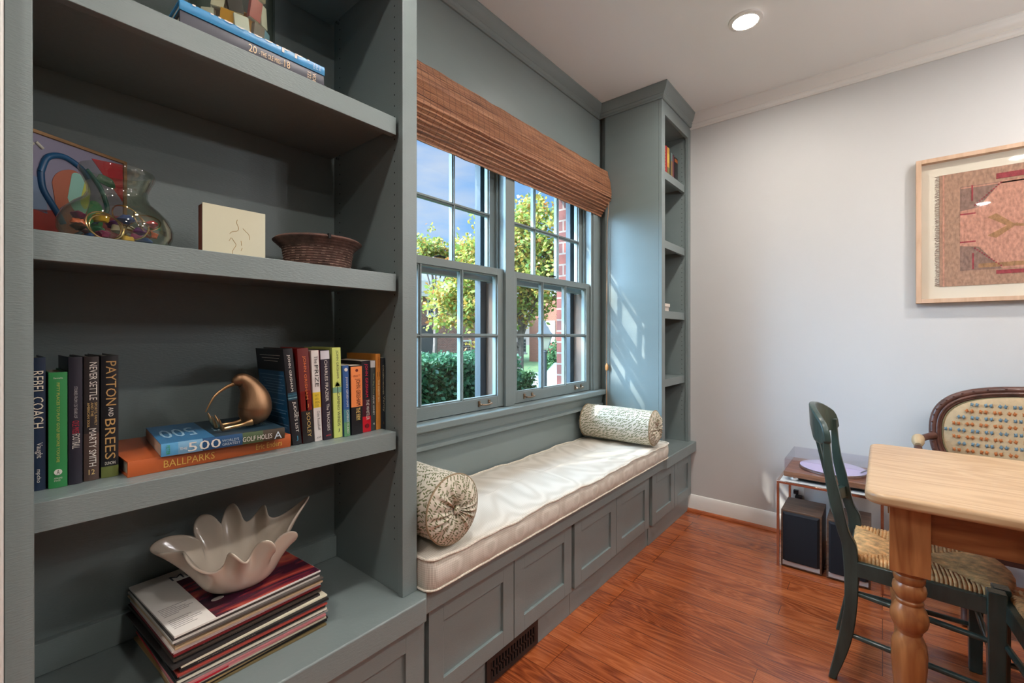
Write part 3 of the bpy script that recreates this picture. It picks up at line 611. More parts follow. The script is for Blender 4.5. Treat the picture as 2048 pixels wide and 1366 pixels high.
book('navy book titled REBEL COACH, pressed against the end of the shelf', .0605, .0795, 1.134, S3, .232, P_(22, 42, 68), [('t', 'REBEL COACH', .90, .47, .12, .85, P_(225, 215, 195)), ('t', 'Vaught', .36, .245, .3, .8, WT), ('t', 'mpcho', .16, .06, .35, .7, WT)], group=GL)
book('green book titled FIFTY PLACES TO PLAY GOLF BEFORE YOU DIE', .0825, .1063, 1.130, S3, .205, P_(52, 138, 78), [('t', 'FIFTY PLACES TO PLAY GOLF BEFORE YOU DIE', .91, .22, .42, .58, P_(190, 190, 95)), ('h', 'Santella', .945, .957, .25, .75, WT), ('disc', .135, .22, WT), ('h', 'A', .115, .155, .42, .58, P_(60, 60, 60)), ('h', 'ABRAMS\nIMAGE', .055, .09, .28, .72, WT)], group=GL, hard=True)
book('charcoal book STORIES FROM 125 YEARS of football with a white page edge', .1078, .1262, 1.132, S3, .231, P_(42, 40, 52), [('t', 'STORIES FROM 125 YEARS OF', .77, .52, .38, .62, P_(170, 168, 170)), ('t', 'OLE MISS', .50, .40, .25, .75, P_(170, 40, 60)), ('t', 'FOOTBALL', .395, .28, .25, .8, WT)], group=GL)
book('dark brown book titled NEVER SETTLE by MARTY SMITH', .1285, .1495, 1.138, S3, .231, P_(50, 44, 44), [('band', .0, .38, P_(84, 66, 60)), ('t', 'NEVER SETTLE', .955, .65, .35, .85, WT), ('t', 'SPORTS, FAMILY\nAND THE\nAMERICAN SOUL', .63, .43, .2, .85, P_(200, 170, 110)), ('t', 'MARTY SMITH', .42, .115, .32, .8, WT), ('h', '12', .05, .09, .3, .7, P_(225, 195, 130))], group=GL, spine_round=.003)
book('black book titled PAYTON AND BREES with gold letters and an olive foot', .1525, .1775, 1.139, S3, .232, P_(24, 24, 28), [('band', 0, .09, P_(112, 122, 66)), ('t', 'PAYTON', .955, .59, .25, .85, GD), ('t', 'AND', .575, .50, .4, .68, WT), ('t', 'BREES', .48, .15, .2, .8, GD), ('h', 'DUNCAN', .105, .13, .2, .8, WT)], group=GL, spine_round=.003, depth=.16)
BLK = P_(30, 29, 34)
book('black novel THE JUDGE\'S LIST with a blue back cover, behind the bronze bird', .4985, .5205, 1.113, S3, .238, BLK, [('side', .03, .97, .0, .77, P_(22, 82, 122)), ('slines', .12, .85, [.93-.0, .90, .87], WT), ('slines', .08, .92, [.72, .68, .65, .62, .59, .56, .53, .46, .42, .35, .32, .27, .2, .17, .12], P_(120, 160, 190)), ('band', .47, .545, P_(34, 74, 92)), ('band', .485, .495, P_(170, 215, 225)), ('band', .515, .522, P_(120, 190, 210)), ('t', 'JOHN GRISHAM', .94, .56, .28, .62, WT), ('t', 'JUDGE\'S LIST', .45, .13, .35, .75, WT), ('t', 'THE', .34, .29, .78, .92, WT), ('h', 'J', .04, .09, .4, .6, P_(70, 140, 170))], lean=.100, group=GR, depth=.165)
book('red and black novel titled SOOLEY', .5235, .5510, 1.112, S3, .238, P_(150, 28, 28), [('band', .34, 1, P_(104, 40, 38)), ('band', .34, .55, P_(176, 44, 36)), ('band', 0, .34, P_(34, 30, 30)), ('t', 'JOHN GRISHAM', .92, .46, .38, .68, P_(225, 120, 60)), ('t', 'SOOLEY', .32, .06, .42, .75, P_(205, 175, 110)), ('h', 'J', .37, .41, .55, .68, P_(225, 150, 90))], lean=.066, group=GR)
book('white book titled The PRIZE with a yellow band', .5530, .5722, 1.111, S3, .232, P_(220, 212, 208), [('band', .37, .54, P_(225, 195, 60)), ('t', 'The', .94, .86, .3, .75, P_(60, 60, 60)), ('t', 'PRIZE', .84, .60, .3, .8, P_(60, 60, 60)), ('h', 'WHAT\'S\nLARGE &\nAMAZING\nSTORIES', .38, .52, .15, .8, P_(120, 100, 50)), ('t', 'Dale Russakoff', .33, .12, .4, .75, P_(70, 70, 70)), ('h', 'AWE', .03, .05, .2, .8, P_(60, 60, 60))], lean=.045, group=GR)
book('plum-black novel THE TRACKERS by CHARLES FRAZIER with a torn white top', .5742, .5980, 1.108, S3, .232, P_(44, 36, 50), [('band', .90, .995, P_(205, 203, 210)), ('t', 'CHARLES FRAZIER', .89, .43, .35, .68, WT), ('t', 'The TRACKERS', .40, .10, .42, .72, WT), ('h', 'ecco', .04, .055, .25, .8, P_(210, 70, 70)), ('side', .0, .97, 0, 1, P_(130, 28, 40))], lean=.040, group=GR)
def palm(o_h=.238): pass
book('lime yellow novel CAMINO WINDS with a palm tree on its spine', .6035, .6270, 1.109, S3, .238, P_(205, 218, 120), [('band', .50, .56, P_(120, 165, 140)), ('t', 'JOHN GRISHAM', .97, .66, .35, .68, P_(50, 55, 50)), ('palm', .585, P_(30, 35, 32)), ('t', 'CAMINO WINDS', .50, .13, .4, .72, P_(50, 55, 50)), ('h', 'J', .06, .10, .42, .6, P_(50, 55, 50))], lean=.026, group=GR)
book('small blue and green paperback CAMINO ISLAND', .6295, .6462, 1.104, S3, .190, P_(52, 92, 150), [('band', 0, .20, P_(98, 150, 104)), ('band', .20, .38, P_(74, 128, 140)), ('disc', .94, .28, WT), ('t', 'JOHN GRISHAM', .84, .42, .35, .75, WT), ('t', 'CAMINO ISLAND', .37, .04, .4, .75, WT)], lean=.028, group=GR, hard=False, depth=.107)
book('thick black paperback THE FIRM with an orange author panel', .6515, .6850, 1.105, S3, .188, P_(24, 23, 27), [('band', .40, .985, P_(238, 140, 80)), ('disc', .93, .12, P_(120, 40, 30)), ('h', 'NEW YORK TIMES\nBESTSELLER', .835, .865, .2, .8, P_(110, 45, 35)), ('t', 'JOHN GRISHAM', .81, .42, .3, .8, P_(60, 25, 25)), ('t', 'THE FIRM', .385, .21, .38, .74, P_(235, 200, 120))], lean=.018, group=GR, hard=False, depth=.107)
book('black and scarlet paperback titled THE WHISTLER', .6890, .7150, 1.112, S3, .199, P_(30, 22, 30), [('band', 0, .22, P_(205, 20, 40)), ('band', .22, .46, P_(70, 18, 34)), ('t', 'JOHN GRISHAM', .96, .49, .28, .68, P_(205, 30, 70)), ('t', 'THE WHISTLER', .45, .17, .42, .78, WT), ('disc', .085, .25, P_(120, 15, 25))], lean=.02, group=GR, hard=False, depth=.13)
book('slim grey-green book The Big Miss by HANK HANEY', .7175, .7330, 1.116, S3, .199, P_(62, 68, 68), [('band', .90, .995, P_(200, 198, 196)), ('t', 'The Big Miss', .82, .52, .35, .7, P_(150, 160, 120)), ('t', 'HANK HANEY', .50, .22, .35, .7, WT), ('h', '4', .08, .11, .3, .7, WT)], lean=.012, group=GR, hard=False)
book('orange hardback THE ENEMY NO. 1, taller than its neighbours', .7350, .7500, 1.117, S3, .217, P_(200, 128, 52), [('t', 'GRISHAM', .96, .82, .35, .65, P_(160, 90, 40)), ('h', '11', .70, .76, .25, .75, P_(60, 45, 30)), ('t', 'THE ENEMY NO.', .66, .36, .35, .7, P_(235, 215, 160))], lean=.008, group=GR)
book('black paperback by COLLEEN HOOVER, beside the shelf end panel', .7520, .7660, 1.118, S3, .205, P_(30, 36, 42), [('t', 'COLLEEN HOOVER', .90, .48, .3, .62, P_(190, 180, 150)), ('t', 'Verity', .46, .24, .3, .8, P_(190, 180, 150)), ('h', 'A', .06, .10, .35, .65, P_(120, 90, 60))], lean=.004, group=GR, hard=False)
# flat books
def flatbook(label, x, y, z, L, D, T, cover, yaw, deco=(), group='books lying flat', round_=.0018, pages=PAGESH, name='book', hard=True):
    o = thing(name, label, 'book', (x, y, z), yaw, group=group, local=True); bt = .0025 if hard else .0008; m = MB()
    m.box(0, .004, 0, L, D, bt, cover).box(0, .004, T-bt, L, D, T, cover)
    ns_ = 6; P = [(-round_*sin(pi*k/ns_), T*k/ns_) for k in range(ns_+1)]
    m.prism([(y_, z_) for y_, z_ in P]+[(.0045, T), (.0045, 0)], 'X', 0, L, cover)
    for d in deco:
        if d[0] == 't': _, s_, xa, xb, za, zb, mat = d[:7]; m.text(s_, (xa*L, -round_-.0006, za*T), (1, 0, 0), (0, 0, 1), (xb-xa)*L, (zb-za)*T, mat, clip=d[7] if len(d) > 7 else None)
        if d[0] == 'v': _, s_, xa, xb, za, zb, mat = d; m.text(s_, (xa*L, -round_-.0006, zb*T), (0, 0, -1), (1, 0, 0), (zb-za)*T, (xb-xa)*L, mat)
        if d[0] == 'band': _, xa, xb, mat = d; m.prism([(y_-.0003, z_) for y_, z_ in P]+[(.004, T+.0003), (.004, 0)], 'X', xa*L, xb*L, mat)
        if d[0] == 'top': _, xa, xb, ya, yb, mat = d; m.box(xa*L, ya*D, T, xb*L, yb*D, T+.0004, mat)
        if d[0] == 'toptext': _, s_, xa, xb, ya, yb, mat = d; m.text(s_, (xb*L, yb*D, T+.0005), (-1, 0, 0), (0, -1, 0), (xb-xa)*L, (yb-ya)*D, mat)
    m.build('cover', o, sharp=30); g = .004 if hard else 0
    MB().box(g, .0046, bt, L-g, D-.003, T-bt, pages).build('page_block', o)
    return o
flatbook('orange book BALLPARKS by Eric Enders lying under THE 500 golf book', .185, 1.103, S3, .306, .245, .0300, P_(188, 92, 44), radians(1.2), [('t', 'BALLPARKS', .18, .47, .22, .70, P_(225, 175, 85)), ('t', 'Eric Enders', .74, .93, .25, .68, P_(225, 175, 85))])
flatbook('blue golf book THE 500 WORLD\'S GREATEST GOLF HOLES under the bird', .2345, 1.096, S3+.0303, .229, .225, .0245, P_(52, 110, 158), radians(-5), [('band', 0, .12, P_(90, 160, 205)), ('band', .12, .30, P_(120, 168, 200)), ('band', .30, .62, P_(34, 78, 120)), ('band', .62, .80, P_(74, 92, 62)), ('band', .80, 1, P_(70, 60, 48)), ('v', 'PETER', .035, .06, .12, .88, P_(60, 160, 80)), ('t', 'THE', .13, .185, .35, .55, WT), ('t', '500', .19, .44, .12, .88, WT), ('t', 'WORLD\'S\nGREATEST', .45, .60, .18, .72, P_(190, 205, 215)), ('t', 'GOLF HOLES', .62, .88, .22, .66, WT), ('t', 'A', .90, .97, .1, .75, P_(200, 215, 225)), ('top', .0, .4, .02, 1, P_(58, 116, 160)), ('top', .4, 1, .02, 1, P_(36, 58, 72)), ('toptext', '500', .05, .32, .25, .7, P_(150, 190, 215)), ('toptext', 'WORLD\'S GREATEST\nGOLF HOLES', .45, .95, .3, .8, P_(120, 150, 160))], hard=False)
S1 = 1.8315
flatbook('navy yearbook marked 20 - THE OLE MISS - 18 under the bright blue yearbook', .262, 1.083, S1, .299, .24, .041, P_(52, 52, 66), 0, [('t', '20', .42, .475, .45, .85, P_(235, 205, 165)), ('t', '- THE OLE MISS -', .49, .66, .48, .74, P_(235, 205, 165)), ('t', '18', .675, .72, .45, .85, P_(235, 205, 165)), ('v', 'VOL\n122', .86, .93, .3, .85, P_(235, 205, 165))], group='yearbooks on the top shelf')
flatbook('bright blue yearbook with white letters, on the navy yearbook under the matchbox jar', .261, 1.081, S1+.0412, .301, .24, .0205, P_(48, 138, 192), 0, [('t', 'Mississippi', .07, .87, .42, .97, WT, .34), ('v', 'THE\nOLE\nMISS', .90, .965, .15, .85, P_(190, 215, 230))], group='yearbooks on the top shelf')
# matchbox jar
JX, JY, JZ, JR = .395, 1.195, S1+.0412+.0208, .088
jar = thing('glass_jar', 'clear glass jar full of matchboxes on the blue yearbook', 'jar', (JX, JY, JZ))
MB().lathe([(.001, JZ+.0005), (JR-.004, JZ+.0005), (JR, JZ+.006), (JR, JZ+.20), (JR+.003, JZ+.205), (JR-.001, JZ+.21), (JR-.004, JZ+.205), (JR-.0035, JZ+.01), (.001, JZ+.006)], (JX, JY, 0), JARG, 56).build('glass_body', jar)
mcols = [((232, 222, 205), 'cream'), ((226, 160, 52), 'orange-yellow'), ((238, 236, 230), 'white'), ((130, 112, 104), 'taupe'), ((150, 190, 215), 'pale blue'), ((220, 205, 180), 'beige'), ((60, 55, 60), 'black'), ((176, 60, 50), 'red'), ((235, 230, 215), 'ivory'), ((110, 95, 85), 'brown'), ((240, 240, 238), 'white'), ((205, 190, 160), 'tan')]
B1 = (.026, .011, .050)
spots = [(-.060, -.030, .002, -40, 0, B1), (-.034, -.056, .002, -20, 4, B1), (-.003, -.066, .002, 0, -6, (.030, .011, .046)), (.030, -.058, .002, 16, 5, B1), (.056, -.036, .002, 42, 0, (.026, .011, .056)), (-.046, -.044, .056, -34, 9, B1), (-.014, -.060, .054, -8, -10, (.030, .012, .056)), (.022, -.060, .058, 12, 8, B1), (.050, -.038, .064, 40, -6, B1), (-.030, -.050, .114, -24, 10, B1), (.008, -.062, .116, 4, -8, (.034, .012, .05)), (.040, -.048, .122, 30, 6, B1), (-.030, -.020, .002, 10, 0, (.040, .018, .080)), (.020, -.022, .002, -8, 0, (.040, .018, .084)), (.0, .030, .002, 5, 0, (.060, .020, .07))]
for i, (dx, dy, dz, rz, ry, (a, b_, h)) in enumerate(spots):
    colr, cn = mcols[i % len(mcols)]
    pos = ['at the bottom of the jar', 'halfway up the jar', 'high in the jar', 'near the jar rim'][min(3, int(dz/.05))]
    o = thing('matchbox', f'{cn} matchbox {pos}, item {"ABCDEFGHIJKLMNO"[i]} of the pile'.split(', item')[0]+(' leaning over' if abs(ry) > 10 else ' standing up')+(' toward the shelf back' if dy > -.03 else ''), 'matchbox', (JX+dx, JY+dy, JZ+.007+dz), group='matchboxes in the glass jar', local=True)
    o.rotation_euler = (0, radians(ry), radians(rz))
    m = MB().box(-a/2, -b_/2, 0, a/2, b_/2, h, P_(*colr)); m.text(['AMARA', 'CIBO', 'TO A TEE', '1020', 'BAR', 'NICE'][i % 6], (-a*.15, -b_/2, h*.12), (0, 0, 1), (-1, 0, 0), h*.76, a*.3, P_(150, 60, 50) if i % 2 == 0 else P_(90, 80, 75), lift=.0005) if False else m.text(['AMARA', 'CIBO', 'TO A TEE', '1020', 'BAR', 'NICE'][i % 6], (a*.18, -b_/2, h*.12), (0, 0, 1), (-1, 0, 0), h*.76, a*.34, P_(160, 60, 50) if i % 2 else P_(70, 60, 58), lift=-.0006)
    m.build('sleeve', o)
    MB().box(-a/2+.0012, -b_/2+.0012, -.0012, a/2-.0012, b_/2-.0012, h+.0012, P_(225, 215, 195)).build('tray', o)
# ================================================================== SHELF B: vase, painting, tile, basket
S2 = 1.3915
VX, VY = .184, 1.185
vs_ = thing('glass_vase', 'round clear glass vase filled with champagne wires and bright trinkets', 'vase', (VX, VY, S2))
vo = [(.001, 0), (.066, 0), (.080, .010), (.0885, .030), (.089, .045), (.082, .066), (.066, .084), (.052, .096), (.0465, .108), (.0470, .120), (.053, .136), (.0580, .146), (.0590, .152), (.0575, .158)]
vi = [(r-.0025, z+.0) for r, z in vo[::-1][1:-2]]+[(.001, .004)]
MB().lathe([(r, S2+.0004+z) for r, z in vo+vi], (VX, VY, 0), JARG, 72).build('glass_body', vs_)
GOLDW = pm('gold_wire', (.75, .52, .25), .22, 1)
random.seed(3)
def ringpts(c, r, nx, ny, n=28): 
    nrm = Vector((nx, ny, .3)).normalized(); a = nrm.orthogonal().normalized(); b2 = nrm.cross(a); return [Vector(c)+r*(a*cos(2*pi*k/n)+b2*sin(2*pi*k/n)) for k in range(n)]
tcols = [((190, 30, 45), 'red'), ((90, 35, 110), 'purple'), ((225, 175, 50), 'yellow'), ((40, 130, 90), 'green'), ((225, 105, 55), 'orange'), ((40, 80, 150), 'blue'), ((230, 215, 195), 'cream'), ((150, 25, 90), 'magenta'), ((110, 60, 40), 'brown')]
for i in range(26):
    a = i*2.399; rr = (.012+.058*sqrt(((i*7) % 26)/26)); zz = S2+.014+.019*(i//9)+(.004 if i % 2 else 0); px, py = VX+rr*cos(a), VY+rr*sin(a)*1.0
    c_, cn = tcols[i % 9]; m = MB(); r = .012 if rr < .05 else .010
    def blob(u, v, px=px, py=py, zz=zz, r=r, i=i):
        th, ph = 2*pi*u, pi*v; q = r*(1+.25*sin(3*th+i)*sin(ph)+.15*cos(5*ph+i)); return (px+q*sin(ph)*cos(th), py+q*sin(ph)*sin(th), zz+q*.7*cos(ph))
    m.grid(blob, 14, 8, P_(*c_), closeu=True)
    lay = ('in the bottom layer', 'in the middle layer', 'on top of the heap')[i//9]; side_ = 'against the glass' if rr > .048 else 'near the centre'
    tag(m.build('trinket', sharp=60), f'{cn} trinket in the glass vase {lay}, {side_}', 'trinket', 'small bright trinkets in the glass vase')
rings = [((VX-.030, VY-.066, S2+.033), .027, .35, -1), ((VX-.026, VY-.064, S2+.031), .025, .1, -1), ((VX+.030, VY-.045, S2+.050), .024, .5, -.3), ((VX+.035, VY-.03, S2+.056), .027, -.1, -.3), ((VX+.01, VY-.03, S2+.060), .028, .3, .2), ((VX+.02, VY-.05, S2+.035), .022, -.5, -.5)]
rl = ['standing against the glass below the painting', 'standing inside the first hoop', 'tilted over the orange trinket', 'lying across the top of the heap', 'wide hoop lying flat in the middle', 'half buried in the trinkets']
for (c_, r, nx, ny), l in zip(rings, rl):
    tag(MB().tube(ringpts(c_, r, nx, ny), .0014, GOLDW, 6, close=True).build('gold_hoop'), 'thin gold hoop in the glass vase, '+l, 'hoop', 'gold hoops in the glass vase')
# painting: abstract strokes
pa_yaw = atan2(1.385-1.295, .236-.065)
pt = thing('abstract_painting', 'abstract painting with a blue heart shape in a wooden frame, behind the glass vase', 'painting', (.0625, 1.300, S2), pa_yaw, local=True)
PL = .192; PH = .242
m = MB().box(0, 0, 0, .007, .016, PH, GOLDFR).box(PL-.007, 0, 0, PL, .016, PH, GOLDFR).box(.007, 0, 0, PL-.007, .016, .007, GOLDFR).box(.007, 0, PH-.007, PL-.007, .016, PH, GOLDFR); m.build('frame', pt, bevel=.0008)
m = MB(); m.box(.007, .004, .007, PL-.007, .014, PH-.007, P_(140, 135, 160))
def stroke(pts, w, colr, k):
    m.tube([(x*PL, .0038-.0006*k, z*PH) for x, z in pts], w, P_(*colr, .35), 8, smooth=6, sq=None)
def patch(pts, colr, k):
    pp = [pts[-1]]+list(pts)+[pts[0], pts[1]]; pp = [(q.x, q.y) for q in cat([(x, z, 0) for x, z in pp], 5)[5:-10]] if k > 1 else pts
    m.prism([(x*PL, z*PH) for x, z in pp], 'Y', .0036-.0005*k, .0045, P_(*colr, .4))
patch([(.04, .04), (.6, .04), (.55, .30), (.25, .36), (.04, .33)], (150, 28, 24), 1)
patch([(.62, .92), (.96, .96), (.96, .6)], (200, 30, 45), 1)
patch([(.60, .04), (.96, .04), (.96, .45), (.62, .42)], (170, 60, 70), 1)
patch([(.04, .34), (.2, .32), (.18, .6), (.04, .62)], (120, 140, 175), 1)
patch([(.30, .25), (.5, .18), (.62, .40), (.52, .72), (.36, .74), (.24, .60)], (185, 100, 70), 2)
patch([(.38, .5), (.52, .36), (.60, .56), (.54, .72), (.42, .72)], (150, 205, 190), 3)
patch([(.55, .34), (.72, .30), (.72, .5), (.60, .52)], (60, 150, 85), 3)
patch([(.50, .5), (.56, .44), (.60, .6), (.55, .7)], (200, 205, 90), 4)
patch([(.66, .74), (.86, .7), (.84, .78), (.7, .8)], (50, 110, 80), 2)
stroke([(.14, .66), (.2, .80), (.34, .85), (.5, .80), (.58, .72)], .006, (36, 95, 140), 2)
stroke([(.14, .66), (.16, .52), (.26, .38), (.34, .26)], .006, (36, 85, 130), 2)
stroke([(.56, .80), (.70, .68), (.78, .50), (.74, .42)], .005, (20, 110, 105), 2)
stroke([(.74, .42), (.60, .28), (.42, .16)], .004, (30, 45, 85), 2)
stroke([(.10, .90), (.16, .86)], .003, (220, 215, 200), 2); stroke([(.05, .86), (.08, .88)], .003, (220, 215, 200), 2)
m.build('canvas', pt, sharp=50)
# glazed tile with a line drawing (figure replaced by its plain flowing lines)
tl = thing('ceramic_tile', 'cream glazed tile with brown side and fine line drawing, standing on the shelf', 'tile', (.333, 1.200, S2), 0)
m = MB().box(.334, 1.204, S2+.0003, .468, 1.234, S2+.133, P_(110, 52, 30, .5)); m.build('clay_body', tl, bevel=.002)
m = MB().box(.3335, 1.200, S2+.0003, .4685, 1.2045, S2+.1335, P_(214, 208, 182, .18))
LN = P_(176, 138, 80)
def ln(pts, w=.0009): m.tube([(.3335+x*.135, 1.1996, S2+z*.1335) for x, z in pts], w*.6, LN, 6, smooth=5)
ln([(.53, .80), (.52, .74), (.55, .66), (.53, .60), (.45, .575), (.41, .53)]); ln([(.62, .66), (.66, .62), (.72, .56), (.73, .47)])
ln([(.44, .46), (.48, .40), (.51, .34), (.47, .26), (.45, .20), (.47, .10), (.475, .05)]); ln([(.40, .40), (.43, .46)]); ln([(.59, .43), (.60, .34)]); ln([(.61, .30), (.59, .25)]); ln([(.56, .18), (.58, .10), (.62, .09), (.65, .115)]); ln([(.72, .10), (.71, .03)]); ln([(.53, .10), (.555, .085)])
m.build('glazed_face', tl)
# coiled basket bowl
BX, BY = .607, 1.20
bk = thing('coiled_bowl', 'brown ribbed coil bowl with a dark notch in its rim', 'bowl', (BX, BY, S2)); prof = []
nr = 13
for k in range(nr*4+1):
    u = k/(nr*4); z = .082*u; r = .080+.014*u+(.020*max(0, (u-.72)/.28)**1.2)+.0016*abs(sin(pi*k/4)); prof.append((r, S2+z))
prof = [(.001, S2+.0005)]+prof+[(.109, S2+.0865), (.106, S2+.088), (.101, S2+.084), (.090, S2+.060), (.074, S2+.008), (.001, S2+.006)]
MB().lathe(prof, (BX, BY, 0), BASKET, 64).build('coiled_wall', bk, sharp=60)
m = MB()
for k in range(1, nr-3):
    z = S2+.082*(k/nr+.038); r = .080+.014*k/nr+.0019
    for j in range(36):
        a = 2*pi*j/36+k*.37
        if (j*7+k*3) % 5 < 3: m.tube([(BX+r*cos(a+q), BY+r*sin(a+q), z+.0008*sin(j)) for q in (0, .05, .10)], .0011, BASKETL, 5)
m.build('coil_stitching', bk)
MB().box(BX-.030, BY-.1135, S2+.0765, BX-.024, BY-.100, S2+.0885, HOLE).build('rim_notch', bk)
# ================================================================== BRONZE BIRD on the 500 book
BZ = S3+.0303+.0252
bd = thing('bird_figurine', 'bronze long-billed bird figurine sitting on the golf book with its feet out', 'figurine', (.41, 1.14, BZ))
Y_ = 1.150
m = MB()
m.tube([(.414, Y_, BZ+.008), (.419, Y_, BZ+.022), (.4255, Y_, BZ+.039), (.4265, Y_, BZ+.058), (.4225, Y_, BZ+.076), (.4145, Y_, BZ+.094), (.4045, Y_, BZ+.106), (.395, Y_, BZ+.1105), (.385, Y_, BZ+.108), (.3795, Y_, BZ+.105)], [.016, .030, .0355, .034, .029, .0225, .0185, .016, .011, .006], BRONZE, 28, smooth=6)
m.build('body', bd, sharp=80)
BR2 = pm('bronze_bright', (.45, .28, .14), .3, .95)
MB().tube([(.383, Y_, BZ+.104), (.364, Y_, BZ+.096), (.342, Y_, BZ+.078), (.3245, Y_-.002, BZ+.046)], [.0048, .0035, .0026, .0012], BR2, 10, smooth=6).build('bill', bd)
for s_ in (-1, 1):
    yy = Y_+s_*.020
    lg = MB().tube([(.412, yy, BZ+.014), (.392, yy, BZ+.010), (.372, yy+s_*.002, BZ+.0085), (.352, yy+s_*.003, BZ+.007)], [.009, .0045, .004, .0042], BR2, 10, smooth=4).build('leg', bd)
    for k, (dy, dz, dx) in enumerate(((0, .034, -.014), (-.012, .027, -.010), (.012, .027, -.010))):
        MB().tube([(.352, yy+s_*.003, BZ+.006), (.350+dx*.5, yy+s_*.003+dy*.6, BZ+.006+dz*.5), (.350+dx, yy+s_*.003+dy, BZ+.006+dz)], [.0042, .0034, .0012], BR2, 8, smooth=3).build('toe', lg)
ART, t, b = newmat('album_art'); tc = N(t, 'ShaderNodeTexCoord'); mp = N(t, 'ShaderNodeMapping'); mp.inputs['Rotation'].default_value = (0, 0, -.9); mp.inputs['Scale'].default_value = (4, 16, 1); t.links.new(tc.outputs['Object'], mp.inputs[0])
n = N(t, 'ShaderNodeTexNoise'); n.inputs['Scale'].default_value = 1.3; n.inputs['Detail'].default_value = 2; n.inputs['Distortion'].default_value = .8; t.links.new(mp.outputs[0], n.inputs[0])
r = ramp(t, [(.30, (.012, .006, .014)), (.45, (.07, .012, .03)), (.56, (.30, .035, .035)), (.64, (.50, .10, .06)), (.75, (.12, .012, .06))]); t.links.new(n.outputs[0], r.inputs[0]); t.links.new(r.outputs[0], b.inputs['Base Color']); b.inputs['Roughness'].default_value = .22
# ================================================================== RECORD STACK and ceramic bowl
random.seed(11)
RC = [(236, 232, 226, 'white'), (60, 56, 54, 'dark grey'), (205, 200, 192, 'pale grey'), (90, 84, 80, 'grey'), (206, 176, 138, 'tan'), (188, 160, 128, 'beige'), (226, 214, 208, 'off-white'), (214, 200, 196, 'pale pink'), (120, 26, 34, 'dark red'), (44, 38, 36, 'black'), (66, 58, 52, 'brown-black'), (26, 25, 26, 'glossy black'), (52, 48, 48, 'charcoal'), (232, 224, 200, 'cream'), (30, 28, 30, 'black'), (96, 122, 134, 'grey-blue'), (168, 70, 60, 'brick red'), (150, 148, 146, 'mid grey'), (34, 33, 36, 'black'), (228, 220, 204, 'ivory'), (40, 40, 42, 'black'), (160, 155, 150, 'silver grey'), (196, 120, 124, 'rose'), (190, 24, 44, 'crimson'), (214, 200, 180, 'buff'), (40, 36, 34, 'black'), (170, 140, 96, 'gold-brown'), (24, 24, 26, 'black'), (120, 104, 70, 'olive gold')]
ordn = ['topmost', 'second', 'third', 'fourth', 'fifth', 'sixth', 'seventh', 'eighth', 'ninth', 'tenth', 'eleventh', 'twelfth', 'thirteenth', 'fourteenth', 'fifteenth', 'sixteenth', 'seventeenth', 'eighteenth', 'nineteenth', 'twentieth', 'twenty-first', 'twenty-second', 'twenty-third', 'twenty-fourth', 'twenty-fifth', 'twenty-sixth', 'twenty-seventh', 'twenty-eighth', 'lowest']
NR = len(RC); RT = .132/NR
for i in range(NR):
    z = CT+.0006+(NR-1-i)*RT; r_, g_, b_, cn = RC[i]
    lab = f'{cn} record sleeve, {ordn[i]} from the top of the vinyl stack' if 0 < i < NR-1 else ('white and crimson record sleeve on top of the vinyl stack, under the ruffled bowl' if i == 0 else 'olive gold record sleeve lying lowest, flat on the painted bench top')
    lean = (NR-1-i)/NR
    yaw = radians(3.2 if i < 13 else 1.6)+radians(random.uniform(-1.1, 1.1)) if i < NR-3 else radians(-1+1.5*(NR-i))
    ox = -.006*(1-lean)*random.random()+random.uniform(-.004, .004)+(0.006 if i > 12 else 0); oy = random.uniform(-.004, .004)
    if i == 0: ox = oy = 0; yaw = radians(3.8)
    o = thing('record_sleeve', lab, 'record', (.2545+ox, 1.088+oy-(.010 if z < .56 else 0), z), yaw, group='vinyl records stacked on the bench top', local=True)
    m = MB().box(0, 0, .0002, .312, .298, RT-.0003, P_(r_, g_, b_, .45))
    if i == 0:
        m.box(.075, .001, RT-.0003, .3115, .235, RT, ART).box(.17, .235, RT-.0003, .3115, .2975, RT, ART)
        m.lathe([(.0001, RT), (.013, RT+.0001)], (.105, .075, 0), P_(150, 140, 135), 20, sy=.6)
        m.text('Midn', (.070, .243, RT), (1, 0, 0), (0, 1, 0), .075, .026, P_(60, 62, 80), lift=.0003)
        for k in range(14):
            if k in (6, 7): continue
            m.box(.008, .125-.0075*k, RT-.0002, .008+.025+.033*abs(sin(k*2.3+1)), .1262-.0075*k, RT+.0001, P_(120, 115, 120))
    if i == 11: m.text('MY MORNING JACKET    THE WATERFALL', (.10, 0, RT*.25), (1, 0, 0), (0, 0, 1), .13, RT*.5, WT, lift=.0003)
    if i == 9: m.text('AT TOWN & THE ROUGES BAND', (.05, 0, RT*.3), (1, 0, 0), (0, 0, 1), .08, RT*.4, P_(190, 180, 170), lift=.0003)
    if i in (14, 17, 20): m.text('JASON ISBELL SOMETHING MORE', (.03, 0, RT*.3), (1, 0, 0), (0, 0, 1), .11, RT*.4, P_(190, 180, 170) if i == 14 else P_(70, 70, 70), lift=.0003)
    if i == 15: m.box(.0, -.0003, .001, .19, 0, RT-.0005, P_(36, 40, 44, .4))
    if i == 23: m.box(.09, -.0003, .0004, .26, 0, RT-.0004, P_(228, 150, 150, .4))
    m.build('sleeve', o)
RZ = CT+.0006+NR*RT
rb = thing('ruffled_bowl', 'ivory glazed ceramic bowl with a deeply ruffled rim on top of the record stack', 'bowl', (.40, 1.215, RZ))
